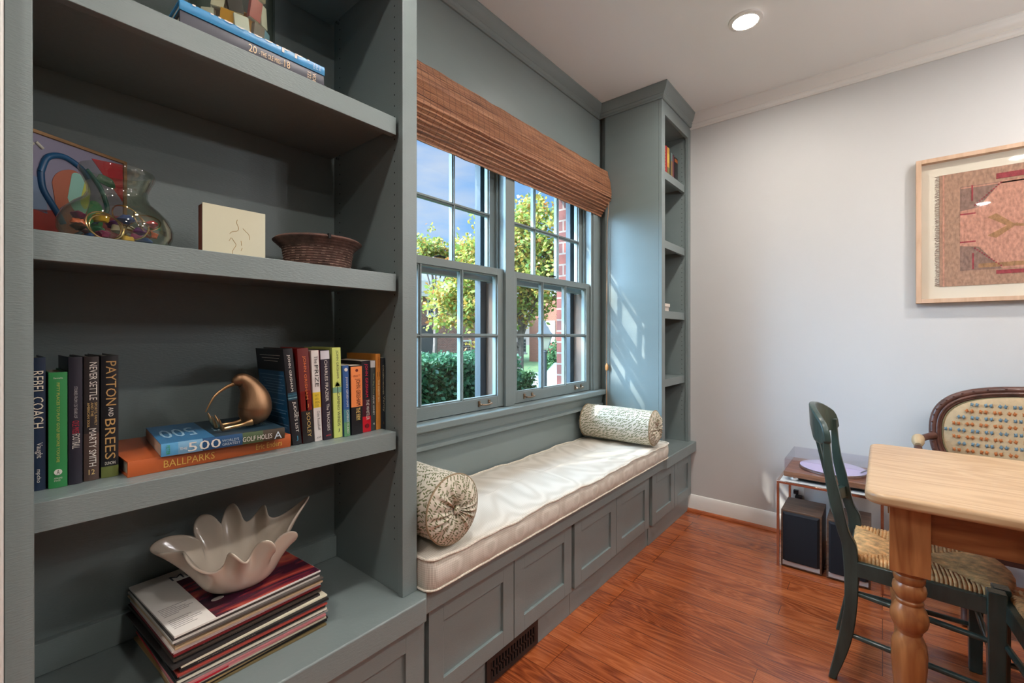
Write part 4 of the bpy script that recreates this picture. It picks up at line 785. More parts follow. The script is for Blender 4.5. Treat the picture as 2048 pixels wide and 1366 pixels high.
def ruf(u, v):
    a = 2*pi*u; t_ = v
    rx, ry = .050+.058*t_**.55+.022*t_**4, .040+.042*t_**.55+.012*t_**4
    ph = a-.22*sin(2*a); amp = max(0, (t_-.3)/.7)**2.0
    wv = sin(9*ph+.6); w2 = sin(4*a+1.3)
    r = 1+.19*amp*wv+.05*amp*w2
    tr = max(0, cos(a-.25))**10; tl_ = max(0, cos(a-pi+.05))**10
    x = rx*r*cos(a)+amp*(.020*tr-.030*tl_); y = ry*r*sin(a)+amp*.02*tl_
    z = .098*t_**1.35+.020*amp*cos(9*ph+.1)+.006*amp*w2+.036*amp*max(0, sin(a))**1.5+amp*(.036*tr+.034*tl_)
    if v < .03: z = 0
    return (.414+x, 1.205+y, RZ+.004+max(0, z))
m = MB().grid(ruf, 216, 22, CERAM, closeu=True); m.add([ruf(i/216, 0) for i in range(216)], [tuple(range(216))[::-1]], CERAM)
o = m.build('glazed_wall', rb, sharp=80, solid=.0055, sub=1); o['label'] = 'glossy ivory ruffled wall'
# ================================================================== CORNER BOOKCASE CONTENTS
FB = [(2.842, 2.868, .196, (176, 64, 52), 'red and gold patterned'), (2.870, 2.896, .202, (160, 30, 40), 'crimson'), (2.898, 2.938, .200, (214, 160, 72), 'orange-yellow speckled'), (2.941, 2.962, .185, (50, 62, 52), 'dark green'), (2.965, 2.993, .184, (110, 130, 130), 'grey-blue over tan'), (2.996, 3.026, .180, (96, 50, 60), 'maroon'), (3.036, 3.092, .175, (24, 22, 26), 'black with an orange head band')]
for x0, x1, h, c_, cn in FB:
    dec = []
    if 'speckled' in cn: dec = [('band', .1, .35, P_(120, 110, 60)), ('band', .5, .8, P_(228, 190, 90))]
    if 'tan' in cn: dec = [('band', 0, .7, P_(150, 116, 76))]
    if 'patterned' in cn: dec = [('band', .1*k, .1*k+.04, P_(210, 160, 90)) for k in range(1, 9)]
    if 'black' in cn: dec = [('band', .82, .95, P_(170, 90, 30))]
    book(f'{cn} book on the top shelf of the corner bookcase', x0, x1, 1.085, 2.2525, h, P_(*c_), dec, group='books on the top shelf of the corner bookcase', depth=.14)
wb = thing('white_box', 'small white and pink box with stacked lid on the corner bookcase shelf', 'box', (2.87, 1.11, 1.3735))
MB().box(2.775, 1.085, 1.3737, 2.925, 1.19, 1.402, P_(226, 212, 200)).box(2.80, 1.084, 1.378, 2.82, 1.085, 1.40, P_(205, 175, 165)).build('box_body', wb, bevel=.002)
MB().box(2.768, 1.078, 1.4022, 2.932, 1.197, 1.425, P_(232, 220, 208)).build('lid', wb, bevel=.004)
gf = MB().lathe([(.001, CT+.0005), (.022, CT+.0005), (.030, CT+.02), (.028, CT+.05), (.016, CT+.065), (.010, CT+.075), (.001, CT+.08)], (2.80, 1.16, 0), P_(110, 40, 30, .4), 24).build('clay_pot')
tag(gf, 'small reddish clay pot at the bottom of the corner bookcase, behind the bolster', 'pot')
# ================================================================== FRAMED TEXTILE on the far wall
FX = X1
pf = thing('framed_textile', 'faded pink woven rug fragment in a pale wood shadow box frame on the white wall', 'picture', (FX-.02, -.72, 1.38))
fy0, fy1, fz0, fz1 = -1.30, -.135, 1.385, 2.128
m = MB(); fw = .021; xa, xb = FX-.046, FX-.001
m.box(xa, fy0, fz0, xb, fy0+fw, fz1, OAKFR).box(xa, fy1-fw, fz0, xb, fy1, fz1, OAKFR).box(xa, fy0+fw, fz0, xb, fy1-fw, fz0+fw, OAKFR).box(xa, fy0+fw, fz1-fw, xb, fy1-fw, fz1, OAKFR); m.build('frame', pf, bevel=.001)
MB().box(FX-.010, fy0+fw, fz0+fw, FX-.002, fy1-fw, fz1-fw, P_(222, 214, 196, .8)).build('mount', pf)
MB().box(xa+.006, fy0+fw, fz0+fw, xa+.009, fy1-fw, fz1-fw, glassmat('picture_glass', (1, 1, 1), .035, .25)).build('glazing', pf)
def rugmat(name, c_):
    return pm(name, C(*c_), .9, var=.28, vs=90, bump=.7, bs=260, stretch=(1, 1, .5))
RB, RP, RM, RDR, RBR = rugmat('rug_tan', (168, 132, 110)), rugmat('rug_pink', (190, 138, 118)), rugmat('rug_mauve', (138, 110, 98)), rugmat('rug_red', (150, 60, 66)), rugmat('rug_brown', (160, 120, 84))
ry1, ry0, rz0, rz1 = -.226, -1.20, 1.468, 2.040
m = MB()
def R_(ya, yb, za, zb, mat, k): m.box(FX-.0125-.0006*k, ry1-yb, rz0+za, FX-.0095, ry1-ya, rz0+zb, mat)   # y measured rightwards from the visible edge
H_, L_ = rz1-rz0, ry1-ry0
R_(0, L_, 0, H_, RB, 0); R_(.075, .60, .075, H_-.075, RM, 1); R_(.012, .018, 0, H_, RP, 2); R_(.078, .6, H_-.085, H_-.078, RP, 2)
def poly(pts, mat, k): m.prism([(ry1-y, rz0+z) for y, z in pts], 'X', FX-.0125-.0006*k, FX-.0095, mat)
cy = .36; poly([(.075, .20), (.075, .375), (.14, .385), (.22, .50), (.5, .50), (.58, .38), (.64, .375), (.64, .2), (.58, .19), (.5, .075), (.22, .075), (.14, .19)], RP, 2)
R_(.075, .13, .355, .362, RDR, 3); R_(.075, .13, .215, .222, RDR, 3); R_(.20, .52, .512, .538, RDR, 3); R_(.20, .52, .050, .068, RDR, 3)
R_(.115, .121, .42, .50, RDR, 3); R_(.118, .124, .08, .16, RDR, 3)
poly([(.17, .33), (.20, .345), (.26, .285), (.34, .33), (.44, .33), (.44, .26), (.34, .26), (.26, .275), (.20, .225), (.17, .24), (.235, .28)], RBR, 3)
poly([(.27, .295), (.34, .318), (.43, .318), (.43, .272), (.34, .272), (.27, .285)], RP, 4)
R_(.14, .5, .085, .105, RBR, 3)
for k in range(12): R_(.125+.008*k, .131+.008*k, .395+.0085*k, .401+.0085*k, RDR, 4); R_(.125+.008*k, .131+.008*k, .180-.0085*k, .186-.0085*k, RDR, 4)
m.build('rug_fragment', pf, sharp=20)
m = MB(); random.seed(5)
for k in range(150):
    z = rz0+H_*(k+random.random())/150; m.tube([(FX-.0115, ry1, z), (FX-.012, ry1+.008, z+random.uniform(-.003, .003)), (FX-.0115, ry1+.016+random.uniform(-.003, .003), z+random.uniform(-.006, .006))], .0007, RM, 4)
m.build('fringe', pf)
# ================================================================== HI-FI
CHRM = pm('rose_chrome', (.62, .45, .38), .16, 1)
sx0, sx1, sy0, sy1, sz = 2.715, 3.12, -.005, .432, .450
hs = thing('side_table', 'slim copper-chrome framed glass side table carrying the turntable by the wall', 'table', ((sx0+sx1)/2, (sy0+sy1)/2, 0))
for x in (sx0, sx1-.012):
    for y in (sy0, sy1-.012): MB().box(x, y, .0005, x+.012, y+.012, sz-.0125, CHRM).build('leg', hs, bevel=.0008)
MB().box(sx0, sy0, sz-.012, sx0+.012, sy1, sz, CHRM).box(sx1-.012, sy0, sz-.012, sx1, sy1, sz, CHRM).box(sx0+.012, sy0, sz-.012, sx1-.012, sy0+.012, sz, CHRM).box(sx0+.012, sy1-.012, sz-.012, sx1-.012, sy1, sz, CHRM).build('top_frame', hs, bevel=.0008)
MB().box(sx0+.0125, sy0+.0125, sz-.008, sx1-.0125, sy1-.0125, sz-.0005, pm('white_glass', (.72, .70, .66), .12, coat=.4)).build('glass_top', hs)
def speaker(label, y0, y1, knob):
    x0, x1, z0, z1 = sx0+.014, sx0+.25, .0025, .298
    s_ = thing('bookshelf_speaker', label, 'speaker', ((x0+x1)/2, (y0+y1)/2, 0), group='pair of bookshelf speakers under the side table')
    MB().box(x0+.004, y0, z0, x1, y1, z1, WALNUT).build('cabinet', s_, bevel=.0015)
    MB().prism([(z0+.0, 0)], 'X', 0, 0, WALNUT) if False else None
    gx = x0-.009
    m = MB(); a, b_, c, d = y0+.008, y1-.008, z0+.034, z1-.008; e = .010
    m.hexa([(gx, a+e, c+0), (x0+.0035, a, c), (gx, b_-e, c), (x0+.0035, b_, c), (gx, a+e, d-e), (x0+.0035, a, d), (gx, b_-e, d-e), (x0+.0035, b_, d)], pm('grille_cloth_'+str(knob), (.006, .007, .011), .85))
    m.build('grille', s_, bevel=.001)
    MB().box(x0-.002, y0+.008, z0+.010, x0+.0035, y1-.008, z0+.032, P_(190, 185, 180, .35)).build('badge_strip', s_)
    if knob: MB().lathe([(.001, x0-.014), (.010, x0-.014), (.0115, x0-.012), (.0115, x0-.002)], (0, y0+.075, z0+.021), STEEL, 20, axis='X').build('volume_knob', s_)
    return s_
speaker('walnut bookshelf speaker standing beside the table leg nearest the bookcase', .236, .414, False)
speaker('walnut bookshelf speaker with a volume knob, half hidden behind the green chair', .044, .216, True)
tt = thing('turntable', 'walnut record player with a clear dust cover on the side table', 'turntable', (2.93, .21, sz))
tx0, tx1, ty0, ty1, tz = 2.752, 3.10, -.02, .405, sz
for x in (tx0+.035, tx1-.035):
    for y in (ty0+.045, ty1-.045): MB().lathe([(.022, tz+.0003), (.024, tz+.006), (.024, tz+.018), (.018, tz+.0205)], (x, y, 0), STEEL, 24).build('foot', tt)
MB().box(tx0+.02, ty0+.03, tz+.010, tx1-.02, ty1-.03, tz+.0205, HOLE).build('base_pan', tt)
MB().box(tx0, ty0, tz+.021, tx1, ty1, tz+.047, WALNUT2).build('plinth', tt, bevel=.001)
pc = (2.925, .205)
MB().lathe([(.001, tz+.048), (.146, tz+.048), (.1475, tz+.050), (.1475, tz+.060), (.1455, tz+.062), (.001, tz+.062)], (pc[0], pc[1], 0), STEEL, 64).build('platter', tt)
MB().lathe([(.001, tz+.0625), (.146, tz+.0625), (.146, tz+.064), (.001, tz+.0642)], (pc[0], pc[1], 0), P_(206, 196, 222, .25), 64).build('platter_mat', tt)
MB().tube([(3.06, .02, tz+.075), (3.0, .035, tz+.078), (2.86, .085, tz+.072)], .0035, STEEL, 8, smooth=4).lathe([(.022, tz+.0475), (.022, tz+.068), (.012, tz+.078)], (3.06, .02, 0), BLK, 20).build('tonearm', tt)
g0, g1, g2, g3, gz0, gz1 = tx0+.003, tx1-.003, ty0+.003, ty1-.003, tz+.0475, tz+.112
MB().box(g0, g2, gz0, g0+.003, g3, gz1, ACRYL).box(g1-.003, g2, gz0, g1, g3, gz1, ACRYL).box(g0, g2, gz0, g1, g2+.003, gz1, ACRYL).box(g0, g3-.003, gz0, g1, g3, gz1, ACRYL).box(g0, g2, gz1-.003, g1, g3, gz1, ACRYL).build('dust_cover', tt)
ol = thing('wall_outlet', 'white wall outlet with black plugs behind the speakers', 'outlet', (X1-.004, .40, .22))
MB().box(X1-.006, .362, .19, X1-.0005, .438, .31, P_(225, 222, 215)).build('cover_plate', ol, bevel=.002)
pg = MB().box(X1-.045, .37, .205, X1-.007, .405, .255, BLK).box(X1-.03, .39, .26, X1-.007, .415, .285, BLK).build('plug', ol, bevel=.003)
MB().tube([(X1-.04, .39, .235), (X1-.06, .43, .24), (X1-.055, .455, .19), (X1-.05, .44, .1), (X1-.06, .40, .02)], .0022, BLK, 8, smooth=6).build('cord', pg)
# ================================================================== DINING TABLE
tb = thing('dining_table', 'pine farmhouse dining table with chunky turned legs', 'table', (2.0, -.9, 0))
TX0, TX1, TY1, TY0, TZ = 1.632, 2.398, .040, -1.72, .770
m = MB(); r = .045
def rr2(a, b_, c, d, r, n=8):
    pts = []
    for cx, cy, a0 in ((b_-r, d-r, 0), (a+r, d-r, pi/2), (a+r, c+r, pi), (b_-r, c+r, 3*pi/2)):
        for k in range(n+1): an = a0+pi/2*k/n; pts.append((cx+r*cos(an), cy+r*sin(an)))
    return pts
m.prism(rr2(TX0, TX1, TY0, TY1, r), 'Z', TZ-.032, TZ, PINE_TOP); m.build('tabletop', tb, bevel=.010, seg=4, origin=(2.0, -.9, .73))
ax0, ax1, ay0, ay1 = 1.715, 2.315, -1.63, -.030
m = MB().box(ax0, ay0, .632, ax0+.022, ay1-.04, TZ-.033, PINE_AP).box(ax1-.022, ay0, .632, ax1, ay1-.04, TZ-.033, PINE_AP).box(ax0+.03, ay1-.03, .632, ax1-.03, ay1-.008, TZ-.033, PINE_AP).box(ax0+.03, ay0+.008, .632, ax1-.03, ay0+.03, TZ-.033, PINE_AP); m.build('apron', tb, bevel=.001)
legp = [(.030, .001), (.034, .015), (.036, .035), (.030, .05), (.0245, .065), (.026, .09), (.031, .15), (.0365, .21), (.0405, .26), (.0415, .295), (.0385, .325), (.031, .345), (.0275, .352), (.0300, .357), (.0300, .362), (.0340, .367), (.0405, .378), (.0440, .393), (.0440, .404), (.0400, .420), (.0325, .434), (.0300, .439), (.0325, .444), (.0325, .448), (.0290, .452), (.0330, .458), (.0378, .468), (.0395, .480), (.0375, .492), (.0320, .500), (.0360, .504), (.0370, .514), (.0370, .520), (.0340, .524), (.0400, .532)]
for x in (1.745, 2.285):
    for y in (-.060, -1.60):
        m = MB().lathe(legp, (x, y, 0), PINE, 40)
        h = .0445; blk = []
        m.hexa([(x-h, y-h, .536), (x+h, y-h, .536), (x-h, y+h, .536), (x+h, y+h, .536), (x-h, y-h, TZ-.033), (x+h, y-h, TZ-.033), (x-h, y+h, TZ-.033), (x+h, y+h, TZ-.033)], PINE)
        m.lathe([(.040, .5315), (h*1.02, .5365)], (x, y, 0), PINE, 40)
        m.build('leg', tb, sharp=40, bevel=.001)
# ================================================================== GREEN RUSH-SEAT CHAIRS
GE = pm('green_paint_edge', (.045, .16, .15), .3, var=.3, vs=12, coat=.2)
def chair(label, loc, yaw, gname='green dining chairs with rush seats', copy=None):
    """local frame: +y is the back, seat centre at origin"""
    o = thing('dining_chair', label, 'chair', loc, yaw, group=gname, local=True)
    # rear post outline (y back, y front, z) measured from seat centre
    Q = [(.229, .2075, .0005), (.202, .165, .143), (.183, .146, .290), (.189, .146, .470), (.2045, .1706, .534), (.2305, .1946, .651), (.2415, .213, .732), (.245, .2235, .828), (.243, .225, .872)]
    C1 = cat([(a, b_, z) for a, b_, z in Q], 4)
    wr = .182
    for s_ in (-1, 1):
        xo, xi = s_*wr, s_*(wr-.030); m = MB(); vs = []
        for p in C1: vs += [(xo, p[1], p[2]), (xi, p[1], p[2]), (xi, p[0], p[2]), (xo, p[0], p[2])]
        n = len(C1); fs = [(i*4+j, i*4+(j+1) % 4, (i+1)*4+(j+1) % 4, (i+1)*4+j) for i in range(n-1) for j in range(4)]+[(3, 2, 1, 0), tuple((n-1)*4+j for j in range(4))]
        if s_ < 0: fs = [f[::-1] for f in fs]
        m.add(vs, fs, GREEN); m.build('leg', o, bevel=.003)
    wf = .195
    for s_ in (-1, 1):
        x = s_*wf; MB().hexa([(x-.016, -.196, .0005), (x+.016, -.196, .0005), (x-.016, -.162, .0005), (x+.016, -.162, .0005), (x-.019, -.200, .462), (x+.019, -.200, .462), (x-.019, -.158, .462), (x+.019, -.158, .462)], GREEN).build('leg', o, bevel=.003)
    # crest rail: curved board
    def crest(u, side, top):
        x = (u*2-1)*.188; yb = .243+.062*(1-(x/.188)**2)
        q = abs(x)/.188
        zt = .954-.062*q**2.2-.030*max(0, (q-.82)/.18)**3; zb = .866-.042*(lambda e: e*e*(3-2*e))(min(1, max(0, (q-.30)/.35)))+.014*max(0, (q-.85)/.15)**3
        th = .022; return (x, yb+(0 if side else -th)+(.0 if top else -.004), zt if top else zb)
    m = MB(); n = 32
    vs = [crest(i/n, sd, tp) for i in range(n+1) for sd, tp in ((0, 0), (1, 0), (1, 1), (0, 1))]
    fs = [(i*4+j, (i+1)*4+j, (i+1)*4+(j+1) % 4, i*4+(j+1) % 4) for i in range(n) for j in range(4)]+[(0, 1, 2, 3), (n*4+3, n*4+2, n*4+1, n*4)]
    m.add(vs, fs, GREEN); m.build('crest_rail', o, bevel=.005, seg=3, sharp=40)
    # lower back rail and centre slat
    m = MB(); vs = []
    for i in range(13):
        x = (i/12*2-1)*.152; y = .202+.030*(1-(x/.152)**2)
        vs += [(x, y-.014, .560), (x, y+.004, .560), (x, y+.010, .602), (x, y-.008, .602)]
    fs = [(i*4+j, (i+1)*4+j, (i+1)*4+(j+1) % 4, i*4+(j+1) % 4) for i in range(12) for j in range(4)]+[(0, 1, 2, 3), (51, 50, 49, 48)]
    m.add(vs, fs, GREEN); m.build('back_rail', o, bevel=.002)
    for x in (-.045, .045):
        MB().prism([(x-.012, .600), (x+.012, .600), (x+.020, .72), (x+.012, .868), (x-.012, .868), (x-.020, .72)], 'Y', 0, .010, GREEN).build('slat', o, bevel=.002)
        s_o = [c for c in o.children if c.name.startswith('slat')][-1]; s_o.rotation_euler = (radians(-12.5), 0, 0); s_o.location = (x, .226, .600)
    # seat rails
    fr_ = MB()
    for s_ in (-1, 1): fr_.hexa([(s_*.187-.010, -.165, .385), (s_*.187+.010, -.165, .385), (s_*.172-.010, .15, .385), (s_*.172+.010, .15, .385), (s_*.187-.010, -.165, .436), (s_*.187+.010, -.165, .436), (s_*.172-.010, .15, .436), (s_*.172+.010, .15, .436)], GREEN)
    fr_.box(-.152, .150, .385, .152, .170, .436, GREEN)
    pts = []; nb = 16
    for i in range(nb+1): x = (i/nb*2-1)*.178; pts.append((x, -.182-.050*(1-(x/.178)**2)))
    inner = [(x, y+.022) for x, y in pts[::-1]]; fr_.prism(pts+inner, 'Z', .395, .446, GREEN); fr_.build('seat_frame', o, bevel=.002)
    # rush seat: cords wrap each rail and turn at the diagonals
    m = MB(); zt = .449
    A, B_, C_, D_ = (-.176, -.195), (.176, -.195), (.160, .160), (-.160, .160); ctr = (0, -.01)
    def lerp(p, q, t_): return (p[0]+(q[0]-p[0])*t_, p[1]+(q[1]-p[1])*t_)
    for P, Q2, nn, bow in ((A, B_, 34, 1), (B_, C_, 34, 0), (C_, D_, 30, 0), (D_, A, 34, 0)):
        for k in range(nn):
            t_ = (k+.5)/nn; e = lerp(P, Q2, t_)
            if bow: e = (e[0], e[1]-.045*(1-(2*t_-1)**2))
            # inner end lies on the diagonal from the nearer corner to the centre
            f_ = 2*min(t_, 1-t_); cor = P if t_ < .5 else Q2; inn = lerp(cor, ctr, f_)
            rad = .0052+.0006*sin(k*5.1)
            mid = lerp(e, inn, .5)
            m.tube([(e[0], e[1], .425), (e[0], e[1], zt-.004), (lerp(e, inn, .08)[0], lerp(e, inn, .08)[1], zt+.001), (mid[0]+.0012*sin(k*3.3), mid[1]+.0012*cos(k*2.1), zt-.001), (inn[0], inn[1], zt-.005)], rad, RUSH, 6)
    m.box(-.150, -.17, .424, .150, .15, .442, RUSH)
    m.build('rush_seat', o, sharp=60)
    # stretchers
    def st(a, b_, r): MB().tube([a, lerp3(a, b_, .5), b_], [r*.8, r, r*.8], GREEN, 12, smooth=3).build('stretcher', o)
    def lerp3(a, b_, t_): return tuple(a[i]+(b_[i]-a[i])*t_ for i in range(3))
    for s_ in (-1, 1):
        st((s_*.194, -.165, .308), (s_*.168, .155, .322), .0095); st((s_*.194, -.165, .165), (s_*.168, .175, .172), .0095)
    st((-.18, -.180, .235), (.18, -.180, .235), .0095); st((-.155, .172, .245), (.155, .172, .245), .009)
    return o
c1 = chair('green chair with a golden rush seat tucked under the table end, before the speakers', (2.125, -.080, 0), 0)
def copytree(o, parent=None):
    c = o.copy(); COL.objects.link(c)
    if parent: c.parent = parent
    for ch in list(o.children): copytree(ch, c)
    return c
c2 = copytree(c1); c2.location = (1.800, -.475, 0); c2.rotation_euler = (0, 0, radians(92)); c2['label'] = 'green dining chair at the long side of the table, mostly outside the picture'
# ================================================================== SETTEE behind the table
st_ = thing('settee', 'carved mahogany settee upholstered in beige cloth with rust and blue tufts, behind the table', 'settee', (2.85, -.78, 0))
TUFTB = pm('tan_cloth', C(180, 156, 122), .9, var=.06, vs=60, bump=.3, bs=300)
sy_r, sy_l, bz0, bz1 = -1.42, -.178, .50, .984
def oval(inset, n=96, ex=3.4):
    cy, cz = (sy_r+sy_l)/2, (bz0+bz1)/2; a, h = (sy_l-sy_r)/2-inset, (bz1-bz0)/2-inset; P = []
    for k in range(n):
        t_ = 2*pi*k/n; P.append((cy+a*sgnp(cos(t_), 2/5.0), cz+h*sgnp(sin(t_), 2/2.6)))
    return P
def bx(z): return 3.02+(z-.5)*.14     # raked back
m = MB()
m.tube([(bx(z)-.004, y, z) for y, z in oval(.016)], .0165, MAHOG, 10, close=True)
m.tube([(bx(z)-.016, y, z) for y, z in oval(.031)], .0075, MAHOG, 8, close=True); m.tube([(bx(z)-.010, y, z) for y, z in oval(.040)], .007, MAHOG, 8, close=True)
for k in range(96):
    if k % 2 == 0: y, z = oval(.010)[k]; m.lathe([(.0005, -.005), (.0045, -.003), (.0045, .003), (.0005, .005)], (bx(z)-.018, y, z), MAHOG, 8, axis='X')
m.build('back_frame', st_, sharp=60)
P = oval(.043); nP = len(P); vs = []
for (sc, dx) in ((1, 0), (.97, -.012), (.85, -.020), (.5, -.024), (.0, -.025)):
    for y, z in P: cy, cz = (sy_r+sy_l)/2, (bz0+bz1)/2; yy, zz = cy+(y-cy)*sc, cz+(z-cz)*sc; vs.append((bx(zz)-.004+dx, yy, zz))
mbk = MB().add(vs, [(j*nP+i, j*nP+(i+1) % nP, (j+1)*nP+(i+1) % nP, (j+1)*nP+i) for j in range(4) for i in range(nP)], TUFTB)

RU, BLU = P_(178, 104, 54, .9), P_(104, 128, 140, .9)
def in_oval(y, z, ins): 
    cy, cz = (sy_r+sy_l)/2, (bz0+bz1)/2; a, h = (sy_l-sy_r)/2-ins, (bz1-bz0)/2-ins; return abs((y-cy)/a)**5+abs((z-cz)/h)**2.6 < 1
random.seed(2); mr = mbl = mbk; row = 0; z = bz1-.066
while z > bz0+.06:
    y = sy_l-.05-(.018 if row % 2 else 0)
    while y > -.80:
        if in_oval(y, z, .066):
            tgt, mat = (mr, RU) if row % 2 == 0 else (mbl, BLU)
            for q in (-.0085, .0085):
                def bl(u, v, y=y, z=z, q=q, row=row): 
                    th, ph = 2*pi*u, pi*v; r = .0078*(1+.35*sin(4*th+y*900)*sin(ph)); return (bx(z)-.028-.5*r*cos(ph), y+q+r*.8*sin(ph)*cos(th), z+r*1.2*sin(ph)*sin(th))
                tgt.grid(bl, 9, 4, mat, closeu=True)
        y -= .046
    row += 1; z -= .031
bk_ = mbk.build('back_cushion', st_, sharp=60); MB().tube([(bx(z)-.013, y, z) for y, z in oval(.049)], .0028, P_(120, 110, 80, .9), 6, close=True).build('gimp_trim', bk_)
m = MB().box(2.62, sy_r+.06, .30, 3.03, sy_l-.06, .36, MAHOG); m.build('seat_frame', st_, bevel=.006)
m = MB().box(2.60, sy_r+.06, .362, 3.00, sy_l-.06, .44, TUFTB); m.build('seat_cushion', st_, bevel=.03, seg=4)
for s_, ya in ((1, sy_l+.012), (-1, sy_r-.012)):
    am = MB().tube([(3.03, ya-s_*.030, .725), (2.98, ya+s_*.010, .715), (2.90, ya+s_*.034, .705), (2.80, ya+s_*.038, .690), (2.765, ya+s_*.030, .660)], [.017, .015, .0145, .015, .017], MAHOG, 12, smooth=5).tube([(2.77, ya+s_*.030, .66), (2.80, ya+s_*.010, .55), (2.74, ya-s_*.01, .45), (2.70, ya-s_*.03, .33)], [.016, .014, .015, .018], MAHOG, 10, smooth=5).build('arm', st_)
    MB().tube([(2.935, ya+s_*.024, .717), (2.90, ya+s_*.033, .722), (2.84, ya+s_*.037, .716), (2.81, ya+s_*.038, .706)], [.014, .023, .023, .013], TUFTB, 14, smooth=5).build('arm_pad', am)
for x, y in ((2.66, sy_l-.09), (2.66, sy_r+.09), (3.0, sy_l-.09), (3.0, sy_r+.09)):
    MB().tube([(x, y, .31), (x-.015, y, .22), (x+.012, y, .10), (x-.012, y, .006)], [.026, .022, .013, .016], MAHOG, 12, smooth=5).build('leg', st_)
# ================================================================== OUTSIDE
GZ = -1.05
GRASS = pm('lawn', (.06, .10, .03), .95, var=.4, vs=3); ASPH = pm('street', (.13, .125, .125), .9, var=.1, vs=4)
g = MB().box(-30, 1.76, GZ-.2, 80, 90, GZ, GRASS).build('ground_outside'); struct(g)
g = MB().box(-30, 9.5, GZ+.001, 80, 16, GZ+.02, ASPH).build('road'); struct(g)
def leafmat(name, cols):
    m, t, b = newmat(name); oi = N(t, 'ShaderNodeNewGeometry'); r = ramp(t, [(i/(len(cols)-1), c) for i, c in enumerate(cols)])
    t.links.new(oi.outputs['Random Per Island'], r.inputs[0]); t.links.new(r.outputs[0], b.inputs['Base Color']); b.inputs['Roughness'].default_value = .5; b.inputs['Specular IOR Level'].default_value = .3
    tr = N(t, 'ShaderNodeBsdfTranslucent'); t.links.new(r.outputs[0], tr.inputs[0]); mx = N(t, 'ShaderNodeMixShader'); mx.inputs[0].default_value = .4; out = t.nodes['Material Output']
    t.links.new(b.outputs[0], mx.inputs[1]); t.links.new(tr.outputs[0], mx.inputs[2]); t.links.new(mx.outputs[0], out.inputs[0]); return m
AUT = leafmat('autumn_leaves', [(.10, .19, .04), (.22, .30, .06), (.38, .36, .07), (.44, .27, .05), (.20, .29, .07), (.40, .14, .04)])
HEDGE = leafmat('hedge_leaves', [(.020, .075, .035), (.04, .12, .06), (.07, .18, .08), (.03, .09, .06)])
EVG = leafmat('bush_leaves', [(.03, .08, .03), (.06, .14, .05), (.10, .20, .07)])
BARK = pm('bark', (.10, .075, .06), .9, var=.3, vs=8)
def leaf_at(m, p, s, mat, rnd):
    a, b_ = rnd.uniform(0, 2*pi), rnd.uniform(-.9, .9); d = Vector((cos(a)*cos(b_), sin(a)*cos(b_), sin(b_))); n = Vector((rnd.uniform(-1, 1), rnd.uniform(-1, 1), rnd.uniform(-.2, 1))).normalized(); w = d.cross(n).normalized(); p = Vector(p)
    m.add([p, p+d*s*.5+w*s*.32, p+d*s, p+d*s*.5-w*s*.32], [(0, 1, 2, 3)], mat)
def tree(label, base, lobes, nleaf, s, mat, trunk_r=.12, seed=1, group='autumn trees across the lawn'):
    rnd = random.Random(seed); o = thing('tree', label, 'tree', base, group=group)
    top = max(l[2] for l in lobes); m = MB(); bx_, by_, bz_ = base
    c0 = lobes[0]; m.tube([(bx_, by_, bz_), (bx_+.1, by_, (bz_+c0[2])/2), (c0[0], c0[1], top)], [trunk_r, trunk_r*.7, .02], BARK, 8, smooth=4)
    for l in lobes: m.tube([(bx_+.05, by_, bz_+(l[2]-bz_)*.55), ((bx_+l[0])/2, (by_+l[1])/2, bz_+(l[2]-bz_)*.82), (l[0], l[1], l[2])], [trunk_r*.45, trunk_r*.3, .015], BARK, 6, smooth=4)
    m.build('trunk', o); m = MB(); vol = [l[3]**2 for l in lobes]; tot = sum(vol)
    for l, v in zip(lobes, vol):
        tw = [(l[0]+l[3]*rnd.gauss(0, .5), l[1]+l[3]*rnd.gauss(0, .5), l[2]+l[3]*.85*rnd.gauss(0, .5)) for _ in range(max(6, int(nleaf*v/tot/22)))]
        for q in tw:
            for _ in range(22): leaf_at(m, (q[0]+rnd.gauss(0, .14), q[1]+rnd.gauss(0, .14), q[2]+rnd.gauss(0, .12)), s*rnd.uniform(.7, 1.2), mat, rnd)
    m.build('foliage', o); return o
CAMF = Vector((cos(YAW), sin(YAW), 0)); RGT = Vector((sin(YAW), -cos(YAW), 0))
def at(px, py, d): # place something that stands far away, by bearing from the window side
    p = Vector((0, 0, 1.22))+CAMF*d+RGT*((px-1024)/892*d); return (p.x, p.y, 1.22-(py-670)/892*d)
def lob(L, d): return [at(px, py, dd)+(r,) for px, py, dd, r in [(a, b_, d+c, r) for a, b_, c, r in L]]
b0 = at(1038, 800, 13.5)
tree('broad yellow-green autumn maple across the lawn, filling both windows', (b0[0], b0[1], GZ), lob([(1050, 470, 0, .95), (1060, 430, .3, .6), (985, 500, -.3, .8), (1085, 520, .3, .8), (960, 560, -.5, .9), (920, 590, -.8, .8), (1040, 560, 0, 1.1), (1090, 575, 0, .55), (1125, 545, .5, .6), (900, 620, -.8, .5), (975, 620, -.5, .8), (1046, 620, .2, .55), (940, 500, -.2, .45)], 13.5), 17000, .15, AUT, .13, 3)
b1 = at(868, 700, 24)
tree('small yellow-green tree beyond the roof, low in the sky at the window edge', (b1[0], b1[1], GZ), lob([(858, 495, 0, .8), (875, 510, .3, .7), (842, 505, 0, .7), (915, 510, 1, .9), (890, 520, 1, .9)], 24), 3500, .2, AUT, .14, 8)
tree('shade tree standing beside the house wall', (-5.6, 6.2, GZ), [(-5.4, 5.4, 7.0, 1.3), (-6.6, 6.0, 7.8, 1.2), (-4.2, 4.9, 6.4, 1.0), (-5.0, 6.2, 6.6, 1.1), (-6.6, 5.0, 6.6, 1.0)], 1200, .14, AUT, .13, 5, group=None)
b2 = at(1108, 760, 17)
